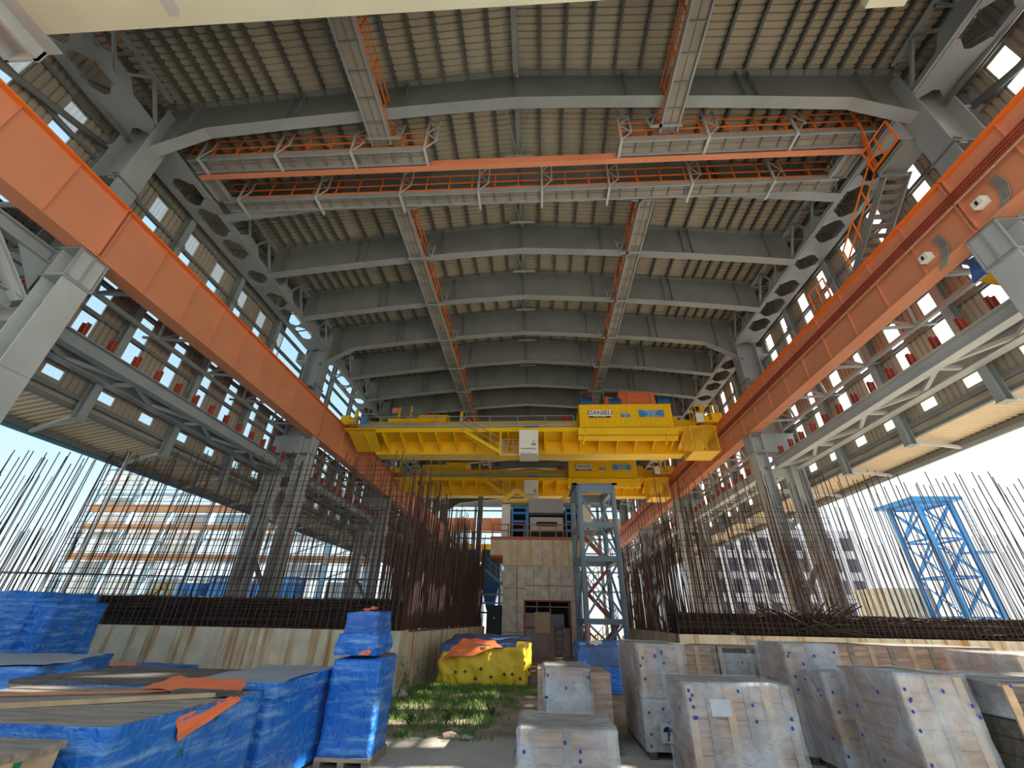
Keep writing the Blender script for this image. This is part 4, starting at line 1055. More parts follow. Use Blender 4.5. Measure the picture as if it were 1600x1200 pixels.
for k in range(9): P.append((0.08 + 0.16 * math.cos(PI / 2 + PI * k / 8), TY + 0.985, 8.02 + 0.16 * math.sin(PI / 2 + PI * k / 8)))
m.prism(P, (0, 0.01, 0)); m.build('slot', black, hs)
m = MB(); m.box(-0.45, 1.85, TY + 0.985, TY + 0.995, 6.95, 7.55); m.build('lower_opening', black, hs)
for k, x0 in enumerate((-2.6, 1.75)):
    t = thing('lifting_frame', 'yellow triangular lifting frame over the %s blue frame of the mill stand' % ('left', 'right')[k], 'frame', (x0 + 1.1, TY + 1.3, 9.35), 'yellow lifting frames')
    m = MB(); m.bar((x0, TY + 1.2, 9.75), (x0 + 1.1, TY + 1.2, 10.55), 0.2, 0.25); m.build('sloping_beam', yellow, t)
    m = MB(); m.bar((x0 + 1.1, TY + 1.2, 10.55), (x0 + 2.2, TY + 1.2, 9.75), 0.2, 0.25); m.build('sloping_beam', yellow, t)
    m = MB(); m.box(x0, x0 + 2.2, TY + 1.0, TY + 1.4, 9.55, 9.72); m.build('base_beam', yellow, t)
    m = MB(); m.box(x0 + 0.05, x0 + 2.15, TY + 0.95, TY + 1.45, 9.3, 9.54); m.build('dark_seat', steel_d, t)

# grey steel tower in front of the mill
t = thing('steel_support_tower', 'blue-grey braced steel tower standing to the right of the concrete tower', 'tower', (3.6, 27.3, 0))
C4 = [(2.62, 26.0), (4.68, 26.0), (4.42, 28.7), (2.42, 28.7)]
for (x, y) in C4:
    m = MB(); m.tube((x, y, 0), (x, y, 9.0), 0.16, 12); m.box(x - 0.26, x + 0.26, y - 0.26, y + 0.26, 0, 0.05); m.tube((x, y, 4.1), (x, y, 4.2), 0.2, 12); m.build('leg', steel_b, t, smooth=False)
for a, b in ((0, 1), (1, 2), (2, 3), (3, 0)):
    A = V((*C4[a], 0)); B = V((*C4[b], 0))
    for z in (1.95, 5.1, 6.95):
        m = MB(); m.bar(A + V((0, 0, z)), B + V((0, 0, z)), 0.18, 0.28); m.build('horizontal', steel_b, t)
    m = MB(); m.bar(A + V((0, 0, 9.12)), B + V((0, 0, 9.12)), 0.3, 0.5); m.build('top_beam', steel_b, t)
    for z0, z1 in ((0.1, 1.9), (2.1, 5.0), (5.2, 8.8)):
        m = MB(); m.bar(A + V((0, 0, z0)), B + V((0, 0, z1)), 0.11, 0.11); m.build('diagonal', steel_b, t)
        if a != 0: continue
        m = MB(); m.bar(B + V((0, 0, z0)), A + V((0, 0, z1)), 0.11, 0.11); m.build('diagonal', steel_b, t)
m = MB(); m.box(2.2, 4.95, 25.75, 25.95, 9.34, 9.42); m.box(2.2, 4.95, 28.6, 28.95, 9.34, 9.42); m.box(2.2, 2.5, 25.75, 28.95, 9.34, 9.42); m.box(4.6, 4.95, 25.75, 28.95, 9.34, 9.42); m.build('cap_plate', steel_b, t)

# red stair behind it
t = thing('red_stair_tower', 'red-brown zigzag stair seen through the grey steel tower', 'stair', (4.3, 30.0, 0))
for k in range(4):
    z0 = 1.75 * k; xa, xb = (3.25, 4.9) if k % 2 == 0 else (4.9, 3.25); yy = 29.6 + 0.7 * (k % 2)
    m = MB(); A = V((xa, yy, z0)); B = V((xb, yy, z0 + 1.75))
    for dy in (0, 0.6): m.bar(A + V((0, dy, 0)), B + V((0, dy, 0)), 0.05, 0.16)
    for j in range(8):
        q = A.lerp(B, (j + 0.5) / 8); m.box(q.x - 0.1, q.x + 0.1, yy, yy + 0.6, q.z - 0.02, q.z + 0.02)
    m.build('flight', dred, t)
    m = railing(MB(), A, B, 0.95, 0.5); m.build('handrail', dred, t)
    m = MB(); m.box(min(xb, xb + (0.3 if k % 2 == 0 else -0.3)), max(xb, xb + (0.3 if k % 2 == 0 else -0.3)), 29.6, 30.95, z0 + 1.7, z0 + 1.76); m.build('landing', steel_d, t)
for x in (3.02, 5.3):
    m = MB(); m.box(x - 0.06, x + 0.06, 29.5, 29.62, 0, 7.2); m.build('post', dred, t)

# left of the mill: dark cabinet, blue hoppers, post, small stair
m = MB(); m.box(-3.3, -2.36, 30.55, 31.8, 0, 2.75)
o = m.build('dark_container', mat('near_black_ribbed_steel', (0.03, 0.034, 0.04), 0.6), origin=(-2.8, 31, 0)); tag(o, 'near-black container wedged left of the concrete tower', 'container')
q = MB(); q.box(-2.86, -2.76, 30.53, 30.545, 2.0, 2.07); q.build('white_label', white, o)
for k, (xc, w) in enumerate(((-6.6, 2.3), (-4.05, 1.6))):
    t = thing('blue_hopper', 'dark blue tapered hopper left of the concrete tower, the %s one' % ('wider left', 'narrower right')[k], 'hopper', (xc, 40, 2.2), 'blue hoppers')
    m = MB(); a = w / 2; m.box(xc - a, xc + a, 39.2, 41, 4.7, 7.3)
    for j in range(6): m.box(xc - a + w * j / 5 - 0.03, xc - a + w * j / 5 + 0.03, 39.15, 39.2, 4.7, 7.3)
    m.build('bin', blue, t)
    m = MB(); b = 0.3; m.add([(xc - a, 39.2, 4.7), (xc + a, 39.2, 4.7), (xc + a, 41, 4.7), (xc - a, 41, 4.7), (xc - b, 39.8, 2.6), (xc + b, 39.8, 2.6), (xc + b, 40.4, 2.6), (xc - b, 40.4, 2.6)], [(0, 1, 2, 3), (4, 7, 6, 5), (0, 4, 5, 1), (1, 5, 6, 2), (2, 6, 7, 3), (3, 7, 4, 0)]); m.build('cone', blue, t)
    for dx in (-a, a):
        m = MB(); m.box(xc + dx - 0.08, xc + dx + 0.08, 39.2, 39.36, 0, 4.7); m.build('leg', blue, t)
t = thing('grey_post', 'tall grey steel post between the two blue hoppers', 'post', (-4.95, 37.2, 0))
m = MB(); m.ibeam((-4.95, 37.2, 0), (-4.95, 37.2, 11.4), 0.42, 0.36, 0.04, 0.03, up=(1, 0, 0)); m.build('shaft', steel_d, t)
t = thing('access_platform', 'grey railed platform and sloping stair left of the concrete tower', 'platform', (-4.3, 33.5, 0))
for z in (2.95, 3.5): 
    m = MB(); m.box(-6.2, -2.4, 33.4, 33.5, z - 0.05, z + 0.05); m.build('rail', steel, t)
m = MB(); m.box(-6.2, -2.4, 33.4, 34.4, 2.3, 2.4); m.build('deck', steel_d, t)
m = MB(); A = V((-6.4, 34.0, 7.0)); B = V((-2.6, 34.0, 4.2))
for dy in (0, 0.6): m.bar(A + V((0, dy, 0)), B + V((0, dy, 0)), 0.06, 0.18)
railing(m, A, B, 0.85, 0.6); m.build('stair_flight', steel, t)
m = MB()
for x in (-6.1, -2.5): m.box(x - 0.06, x + 0.06, 33.45, 33.57, 0, 4.2)
m.build('support', steel_d, t)

# ------------------------------------------------------------------ far end of the hall and the buildings around it
t = thing('far_cross_girder', 'orange girder crossing behind the far end of the hall', 'girder', (0, 68, 12))
m = MB(); m.box(-30, 28, 68, 68.5, 14.0, 15.9); m.build('web', orange, t)
for k in range(30):
    x = -28 + 1.9 * k; m = MB(); m.box(x - 0.03, x + 0.03, 67.85, 68.0, 14.0, 15.9); m.build('stiffener', orange, t)
m = MB(); m.box(-30, 28, 67.8, 68.6, 13.9, 14.0); m.build('flange', orange, t)
for x in (-26, -13, 0, 13, 26):
    m = MB(); m.box(x - 0.3, x + 0.3, 68.0, 68.5, 0, 13.9); m.build('support_column', steel, t)
t = thing('far_gable_frame', 'grey gable frame with open sheeting at the far end of the hall', 'frame', (0, 66, 0))
for i, x in enumerate((-16, -9.5, -3.2, 3, 9.3, 15.5)):
    m = MB(); m.box(x - 0.2, x + 0.2, 66, 66.4, 0, 19); m.build('gable_post', steel, t)
for z in (5.5, 8, 10.5, 12.5, 13.4, 16.6):
    m = MB(); m.box(-19, 18, 66, 66.15, z - 0.1, z + 0.1); m.build('gable_rail', steel, t)
m = MB(); m.box(-19, 18, 66.2, 66.25, 17.2, 20.0); m.build('gable_sheet', wallm, t)
m = MB(); m.box(-19, 18, 66.2, 66.25, 9.2, 10.2); m.build('red_sheet', dred, t)
t = thing('far_yellow_crane', 'small yellow crane bridge beyond the far end of the hall', 'crane', (-9, 70, 12))
for x in (-12.6, -5.6):
    m = MB(); m.box(x - 0.25, x + 0.25, 69.7, 70.3, 0, 10.6); m.build('gantry_leg', steel, t)
m = MB(); m.box(-13, -6.5, 69.5, 70.5, 10.6, 12.2); m.build('bridge', yellow, t)
m = MB(); m.box(-6.4, -5.2, 69.5, 70.5, 10.5, 12.0); m.build('cabin', white, t)

def frame_building(name, label, x0, x1, y, z0, z1, nb, floors, seed, col=ltblue):
    rr = random.Random(seed)
    t = thing(name, label, 'building', ((x0 + x1) / 2, y, 0))
    for i in range(nb + 1):
        x = x0 + (x1 - x0) * i / nb; m = MB(); m.box(x - 0.22, x + 0.22, y, y + 0.5, 0, z1); m.build('frame_column', col, t)
    for k, (z, h, mm) in enumerate(floors):
        m = MB(); m.box(x0, x1, y - 0.1, y + 0.1, z, z + h); m.build('frame_beam', mm, t)
    for i in range(nb):
        xa = x0 + (x1 - x0) * i / nb + 0.4; xb = x0 + (x1 - x0) * (i + 1) / nb - 0.4
        for k in range(len(floors) - 1):
            z = floors[k][0] + floors[k][1]; zz = floors[k + 1][0]
            if rr.random() < 0.45: 
                m = MB(); m.box(xa, xb, y + 0.6, y + 0.7, z + 0.1, zz - 0.1); m.build('wall_panel', rr.choice([white, white, ltblue, steel_l]), t)
            elif rr.random() < 0.6:
                m = MB(); m.bar((xa, y + 0.3, z), (xb, y + 0.3, zz), 0.14); m.build('frame_brace', white, t)
    return t
far_orange = mat('faded_orange_beam', (0.62, 0.30, 0.15), 0.6, 0, 0.3, 0.4)
frame_building('frame_building', 'pale steel-framed building with orange beams, behind the left rebar grid', -50, -17, 45, 0, 16.5, 7,
               [(2.9, 0.3, ltblue), (5.0, 0.25, ltblue), (6.6, 0.7, far_orange), (8.6, 0.3, white), (9.7, 0.6, far_orange), (11.6, 0.8, far_orange), (13.4, 0.3, ltblue), (14.8, 0.3, white), (16.2, 0.3, ltblue)], 3)
t = thing('blue_plant_unit', 'blue processing unit standing in front of the pale framed building', 'machine', (-30, 42, 0))
for k in range(4):
    m = MB(); m.box(-34 + 3 * k, -31.6 + 3 * k, 42, 44, 0.0, 4.4 + 0.7 * (k % 2)); m.build('module', blue_t, t)
for z in (3.2, 4.6, 6.2):
    m = MB(); m.box(-36, -22, 41.9, 42, z, z + 0.15); m.build('deck_edge', steel_l, t)
t = thing('tan_excavator', 'small tan excavator parked beyond the left front wall', 'excavator', (-36, 40, 0))
m = MB(); m.box(-38, -35, 39, 41, 0.0, 1.2); m.build('tracks', black, t)
m = MB(); m.box(-37.8, -35.4, 39.2, 40.8, 1.2, 3.2); m.build('body', mat('tan_machine_paint', (0.62, 0.38, 0.12), 0.5), t)
m = MB(); m.bar((-35.5, 40, 2.6), (-33.6, 40, 4.2), 0.4); m.bar((-33.6, 40, 4.2), (-32.6, 40, 2.4), 0.3); m.build('boom', mat('tan_machine_paint', (0.6, 0.4, 0.1)), t)
t = thing('white_building', 'pale many-windowed building seen through the right rebar grid', 'building', (22, 46, 0))
m = MB(); m.box(16.9, 32, 46, 52, 0, 10.4); m.build('facade', mat('bluish_white_render', (0.62, 0.65, 0.74), 0.7, 0, 0.25, 0.6), t)
for i in range(9):
    for j in range(4):
        m = MB(); m.box(17.4 + 1.62 * i, 18.3 + 1.62 * i, 45.95, 46, 2.6 + 1.95 * j, 3.8 + 1.95 * j); m.build('window', mat('dark_glass', (0.08, 0.09, 0.14), 0.2), t)
m = MB(); m.box(23.5, 26.6, 33, 36, 0, 4.3); o = tag(m.build('cream_tank_block', mat('cream_render', (0.72, 0.66, 0.52), 0.7), origin=(25, 34, 0)), 'cream block standing behind the right front wall left of the blue tower', 'block')

# blue lattice tower outside on the right
t = thing('blue_lattice_tower', 'bright blue lattice tower outside the hall on the right', 'tower', (26.7, 31, 0))
CB = [(25.6, 30.0), (27.75, 30.0), (27.75, 32.4), (25.6, 32.4)]
for (x, y) in CB:
    m = MB(); m.bar((x, y, 0), (x, y, 9.4), 0.22, 0.22); m.build('leg', blue_t, t)
for a, b in ((0, 1), (1, 2), (2, 3), (3, 0)):
    A = V((*CB[a], 0)); B = V((*CB[b], 0))
    for k in range(4):
        z0 = 0.3 + 2.25 * k; z1 = z0 + 2.25
        m = MB(); m.bar(A + V((0, 0, z0)), B + V((0, 0, z1)), 0.10); m.build('diagonal', blue_t, t)
        m = MB(); m.bar(B + V((0, 0, z0)), A + V((0, 0, z1)), 0.10); m.build('diagonal', blue_t, t)
        m = MB(); m.bar(A + V((0, 0, z1)), B + V((0, 0, z1)), 0.12); m.build('horizontal', blue_t, t)
m = MB(); m.box(25.0, 28.2, 29.4, 33.0, 9.4, 9.62); m.build('top_platform', blue_t, t)
m = MB(); m.box(27.8, 29.2, 30.0, 31.0, 6.2, 6.3); m.build('side_platform', blue_t, t)
m = MB()
for dx in (0, 0.5): m.bar((28.5 + dx, 30.2, 6.3), (28.5 + dx, 30.2, 9.6), 0.04)
for k in range(11): m.bar((28.5, 30.2, 6.4 + 0.3 * k), (29.0, 30.2, 6.4 + 0.3 * k), 0.03)
m.build('caged_ladder', steel_l, t)

# ------------------------------------------------------------------ odds and ends on the steelwork
t = thing('hanging_tarp', 'torn blue and yellow tarp hanging from the lattice beside the right column', 'tarp', (12.5, 9.1, 11.1))
def drape(p, w, h, seed, taper):
    mb = MB(); n = 12; vs = []; fs = []
    for j in range(n + 1):
        for i in range(n + 1):
            u, v = i / n, j / n; ww = w * (1 - taper * v)
            q = V((p[0] + (u - 0.5) * ww * 0.5, p[1] - (u - 0.5) * ww, p[2] - v * h)) + noise.noise_vector(V((u * 3, v * 2, seed))) * 0.14
            vs.append(q)
    for j in range(n):
        for i in range(n): a = j * (n + 1) + i; fs.append((a, a + 1, a + n + 2, a + n + 1))
    mb.add(vs, fs); return mb
drape((12.5, 9.1, 11.2), 0.75, 0.75, 1.0, 0.0).build('blue_piece', tarp_d, t, smooth=True)
drape((12.5, 9.05, 10.5), 0.7, 0.65, 5.0, 0.75).build('yellow_piece', tarp_y, t, smooth=True)
for i, (y, z) in enumerate(((9.3, 11.25), (7.55, 11.35))):
    t = thing('junction_box', 'small white box with black front on the right orange girder, the %s one' % ('farther', 'nearer')[i], 'box', (11.2, y, z), 'boxes on the right girder')
    m = MB(); m.box(11.16, 11.36, y - 0.13, y + 0.13, z - 0.11, z + 0.11); m.build('case', white, t)
    m = MB(); m.box(11.14, 11.16, y - 0.03, y + 0.03, z - 0.07, z + 0.05); m.build('front', black, t)
    m = MB(); rr = random.Random(i)
    for k in range(5):
        a = V((11.3, y - 0.35 - 0.05 * k, z + 0.35)); m.path([a, a + V((0.02, -0.05, -0.4)), a + V((0.0, 0.05, -0.72)), a + V((0.1, 0.35, -0.86))], 0.016, 5)
    m.build('cables', steel_d, t)
t = thing('floodlight', 'small white floodlight on the left wall beside a skylight strip', 'lamp', (-14.9, 11.3, 9.1))
m = MB(); m.box(-14.93, -14.83, 11.15, 11.45, 9.05, 9.3); m.build('lamp_head', white, t)
m = MB(); m.bar((-15.12, 11.3, 9.15), (-14.9, 11.3, 9.15), 0.05); m.build('bracket', steel_d, t)

# ------------------------------------------------------------------ wrapped goods
def wrap(x0, x1, y0, y1, z0, z1, res=0.09, amp=0.02, crease=0.025, seed=0.0, tops=None, sag=0.0, bulge=0.0, faces='fblrt'):
    """a sheet pulled over a box: gridded faces with shared, gently displaced vertices"""
    mb = MB(); idx = {}; vs = []; fs = []
    nx = max(2, round((x1 - x0) / res)); ny = max(2, round((y1 - y0) / res)); nz = max(2, round((z1 - z0) / res))
    def vid(i, j, k):
        key = (i, j, k)
        if key in idx: return idx[key]
        u, v, w = i / nx, j / ny, k / nz
        zt = z1 if tops is None else (tops[0] * (1 - u) * (1 - v) + tops[1] * u * (1 - v) + tops[2] * (1 - u) * v + tops[3] * u * v)
        zt -= sag * 4 * u * (1 - u) * 4 * v * (1 - v)
        p = V((x0 + (x1 - x0) * u, y0 + (y1 - y0) * v, z0 + (zt - z0) * w))
        c = V(((u - 0.5) * 2, (v - 0.5) * 2, 0))
        b = bulge * math.sin(PI * w) + crease * noise.noise(V((p.x * 4.5 + seed, p.y * 4.5, p.z * 0.9 + seed))) + crease * 0.6 * noise.noise(V((p.x * 9 + p.z * 5, p.y * 9 + seed, p.z * 3)))
        d = c * b + noise.noise_vector(V((p.x * 1.7 + seed, p.y * 1.7, p.z * 1.7))) * amp
        if k == 0: d.z = 0
        idx[key] = len(vs); vs.append(p + d); return idx[key]
    for i in range(nx):
        for k in range(nz):
            if 'f' in faces: fs.append((vid(i, 0, k), vid(i + 1, 0, k), vid(i + 1, 0, k + 1), vid(i, 0, k + 1)))
            if 'b' in faces: fs.append((vid(i + 1, ny, k), vid(i, ny, k), vid(i, ny, k + 1), vid(i + 1, ny, k + 1)))
    for j in range(ny):
        for k in range(nz):
            if 'l' in faces: fs.append((vid(0, j + 1, k), vid(0, j, k), vid(0, j, k + 1), vid(0, j + 1, k + 1)))
            if 'r' in faces: fs.append((vid(nx, j, k), vid(nx, j + 1, k), vid(nx, j + 1, k + 1), vid(nx, j, k + 1)))
    if 't' in faces:
        for i in range(nx):
            for j in range(ny): fs.append((vid(i, j, nz), vid(i + 1, j, nz), vid(i + 1, j + 1, nz), vid(i, j + 1, nz)))
    mb.add(vs, fs); return mb
def sheet(pts, th=0.015, seed=0, amp=0.01, n=8):
    """small loose sheet between four corners (a b c d in order)"""
    a, b, c, d = [V(p) for p in pts]; mb = MB(); vs = []; fs = []
    nrm = (b - a).cross(d - a).normalized()
    for j in range(n + 1):
        for i in range(n + 1):
            u, v = i / n, j / n; p = a.lerp(b, u).lerp(d.lerp(c, u), v); vs.append(p + nrm * (amp * noise.noise(V((u * 3 + seed, v * 3, seed)))))
    for j in range(n):
        for i in range(n): q = j * (n + 1) + i; fs.append((q, q + 1, q + n + 2, q + n + 1))
    mb.add(vs, fs); return mb
def pallet(t, x0, x1, y0, y1, h=0.12, m=wood):
    for f in (0.04, 0.5, 0.96):
        q = MB(); x = x0 + (x1 - x0) * f; q.box(x - 0.05, x + 0.05, y0, y1, 0, h); q.build('skid', m, t)
def planks(x0, x1, y0, y1, z, th, w, seed, along='x'):
    mb = MB(); rr = random.Random(seed); a = y0 if along == 'x' else x0; end = y1 if along == 'x' else x1
    while a < end - 0.02:
        b = min(end, a + w * rr.uniform(0.85, 1.15)); dz = rr.uniform(-0.006, 0.006); e0 = rr.uniform(-0.02, 0.03); e1 = rr.uniform(-0.02, 0.03)
        if along == 'x': mb.box(x0 + e0, x1 - e1, a + 0.004, b - 0.004, z + dz, z + th + dz)
        else: mb.box(a + 0.004, b - 0.004, y0 + e0, y1 - e1, z + dz, z + th + dz)
        a = b
    return mb

# --- blue tarped goods on the left
t = thing('tarped_crate', 'long blue-tarped crate with bare plank top, nearest on the left', 'crate', (-4.9, 5.2, 0))
wrap(-6.4, -3.45, 4.15, 6.25, 0.02, 1.17, 0.08, 0.015, 0.02, 1.0, faces='fblr').build('tarp', tarp_b, t, smooth=True)
planks(-6.38, -3.5, 4.2, 6.2, 1.13, 0.035, 0.26, 2).build('plank_top', wood, t)
m = MB(); m.bar((-5.4, 4.5, 1.19), (-3.6, 5.7, 1.19), 0.06, 0.04); m.build('loose_batten', wood_n, t)
m = MB(); m.bar((-4.2, 5.75, 1.2), (-3.42, 5.7, 1.2), 0.16, 0.04); m.build('loose_board', wood_d, t)
sheet([(-4.75, 5.8, 1.2), (-3.42, 5.72, 1.2), (-3.7, 6.3, 1.25), (-4.8, 6.55, 1.26)], seed=3, amp=0.05).build('orange_lining', tarp_o, t, smooth=True)
sheet([(-3.40, 4.9, 0.93), (-3.40, 5.75, 1.14), (-3.44, 5.72, 1.2), (-3.46, 4.85, 1.12)], seed=5, amp=0.04).build('orange_edge', tarp_o, t, smooth=True)
sheet([(-6.2, 4.25, 1.18), (-5.0, 4.22, 1.18), (-5.1, 4.4, 1.19), (-6.2, 4.5, 1.19)], seed=8, amp=0.02).build('orange_scrap', tarp_o, t, smooth=True)
for (a, b) in (((-5.9, 5.2, 1.19), (-4.2, 5.9, 1.19)),):
    m = MB(); m.bar(a, b, 0.05, 0.01); m.build('orange_strip', tarp_o, t)

green_ink = mat('green_marker_paint', (0.02, 0.22, 0.12), 0.6)
text('9', 0.09, (-3.415, 5.42, 1.02), green_ink, t, 1.0, 'green_mark', 90)
text('A', 0.10, (-3.415, 5.02, 0.83), green_ink, t, 1.0, 'green_mark', 90)
t = thing('tarped_crate', 'blue-tarped crate with grey top, between the plank-topped crate and the tall stack', 'crate', (-4.1, 7.6, 0))
wrap(-4.8, -3.48, 6.6, 8.65, 0.05, 1.2, 0.08, 0.025, 0.035, 4.0, tops=(1.17, 1.19, 1.2, 1.22), faces='fblr').build('tarp', tarp_b, t, smooth=True)
wrap(-4.82, -3.46, 6.6, 8.65, 1.1, 1.2, 0.1, 0.03, 0.02, 4.0, tops=(1.18, 1.2, 1.21, 1.23), sag=0.03, faces='t').build('grey_top', tarp_g, t, smooth=True)
wrap(-4.84, -3.44, 6.57, 8.68, 1.04, 1.2, 0.08, 0.03, 0.05, 6.0, tops=(1.18, 1.2, 1.21, 1.23), faces='fr').build('tarp_flap', tarp_b, t, smooth=True)

t = thing('tall_tarped_crate', 'tall blue-tarped crate on a timber pallet beside the grass', 'crate', (-2.95, 8.5, 0))
wrap(-3.36, -2.58, 8.1, 8.95, 0.12, 1.37, 0.06, 0.015, 0.022, 9.0, tops=(1.36, 1.36, 1.39, 1.4)).build('tarp', tarp_b, t, smooth=True)
pallet(t, -3.38, -2.58, 8.08, 8.97)
m = MB()
for k in range(3): m.box(-3.38, -2.56, 8.06 + 0.38 * k, 8.2 + 0.38 * k, 0.08, 0.13)
m.build('deck_boards', wood, t)
m = MB(); m.box(-2.85, -2.6, 8.6, 8.92, 1.38, 1.42); m.build('exposed_board', wood_d, t)
t = thing('small_tarped_bundle', 'smaller blue-tarped bundle stacked on top of the tall blue crate', 'bundle', (-3.1, 8.6, 1.4))
wrap(-3.38, -2.8, 8.28, 8.98, 1.42, 2.06, 0.05, 0.03, 0.035, 12.0, tops=(2.04, 2.08, 2.06, 2.08)).build('tarp', tarp_d, t, smooth=True)
wrap(-3.42, -2.74, 8.24, 9.0, 1.41, 1.72, 0.05, 0.035, 0.05, 14.0, bulge=0.03, faces='flr').build('lower_tarp', tarp_b, t, smooth=True)
sheet([(-3.05, 8.22, 1.42), (-2.85, 8.2, 1.42), (-2.8, 8.24, 1.5), (-2.95, 8.24, 1.5)], seed=2, amp=0.03).build('orange_scrap', tarp_o, t, smooth=True)
sheet([(-3.2, 8.4, 2.08), (-2.95, 8.4, 2.09), (-2.95, 8.7, 2.16), (-3.2, 8.7, 2.12)], seed=4, amp=0.04).build('orange_top', tarp_o, t, smooth=True)

t = thing('plywood_crate', 'bare plywood crate with a green strap in the bottom left corner', 'crate', (-4.5, 3.4, 0))
m = MB(); m.box(-5.6, -3.72, 2.4, 4.02, 0.1, 1.06); m.build('plywood_body', wood_n, t)
planks(-5.65, -3.68, 2.38, 4.05, 1.06, 0.05, 0.25, 5).build('lid_boards', wood, t)
m = MB(); m.box(-3.72, -3.68, 3.55, 3.72, 0.1, 1.06); m.build('batten', wood_n, t)
m = MB(); m.box(-3.685, -3.67, 3.66, 3.71, 0.1, 1.1); m.build('strap', strap_g, t)

t = thing('low_tarped_bundle', 'broad blue-tarped bundle with grey top on the far left', 'bundle', (-10.2, 9, 0))
wrap(-11.7, -8.55, 7.85, 10.1, 0.05, 1.18, 0.14, 0.05, 0.06, 21.0, tops=(1.2, 1.16, 1.22, 1.2), faces='fblr').build('tarp', tarp_b, t, smooth=True)
wrap(-11.7, -8.5, 7.85, 10.1, 1.0, 1.18, 0.14, 0.05, 0.03, 21.0, tops=(1.22, 1.18, 1.23, 1.21), faces='t').build('grey_top', tarp_g, t, smooth=True)
t.rotation_euler = (0, 0, R(19)); t.location = (-10.25, 8.5, 0)
t = thing('high_tarped_stack', 'high blue-tarped stack at the left edge above the broad bundle', 'stack', (-12.8, 11, 0))
wrap(-15.5, -11.75, 10.3, 12.0, 0.05, 2.36, 0.16, 0.05, 0.06, 31.0).build('tarp', tarp_b, t, smooth=True)
wrap(-11.95, -11.3, 10.45, 11.8, 1.0, 2.15, 0.14, 0.05, 0.06, 33.0, faces='frtl').build('loose_flap', tarp_b, t, smooth=True)
t = thing('small_blue_crate', 'small blue-tarped crate with orange edge in front of the left front wall', 'crate', (-9.1, 11.4, 0))
wrap(-10.2, -8.55, 11.0, 12.2, 0.02, 0.86, 0.12, 0.03, 0.04, 41.0).build('tarp', tarp_d, t, smooth=True)
sheet([(-10.2, 10.98, 0.9), (-9.3, 10.98, 0.9), (-9.3, 11.3, 0.93), (-10.2, 11.3, 0.93)], seed=4, amp=0.03).build('orange_edge', tarp_o, t, smooth=True)
m = MB(); m.box(-9.45, -9.25, 10.93, 10.95, 0.66, 0.76); m.build('paper_label', white, t)
text('24', 0.2, (-8.98, 10.92, 0.68), green_ink, t, 1.2, 'green_mark')

t = thing('timber_crate', 'weathered timber crate behind the plank-topped blue crate', 'crate', (-6, 7.5, 0))
m = MB(); m.box(-7.2, -4.95, 6.75, 8.4, 0.1, 1.08); m.build('body', wood_n, t)
planks(-7.3, -4.9, 6.65, 8.5, 1.1, 0.05, 0.3, 9).build('lid_boards', wood_d, t)
for x in (-7.0, -6.2, -5.5, -5.0):
    m = MB(); m.box(x - 0.06, x + 0.06, 6.68, 6.75, 0.1, 1.1); m.build('batten', wood, t)
m = MB(); m.box(-7.3, -4.9, 6.66, 6.74, 0.98, 1.1); m.build('top_rail', wood, t)
m = MB(); m.box(-5.27, -5.23, 6.64, 6.68, 0.1, 1.12); m.build('strap', strap_g, t)

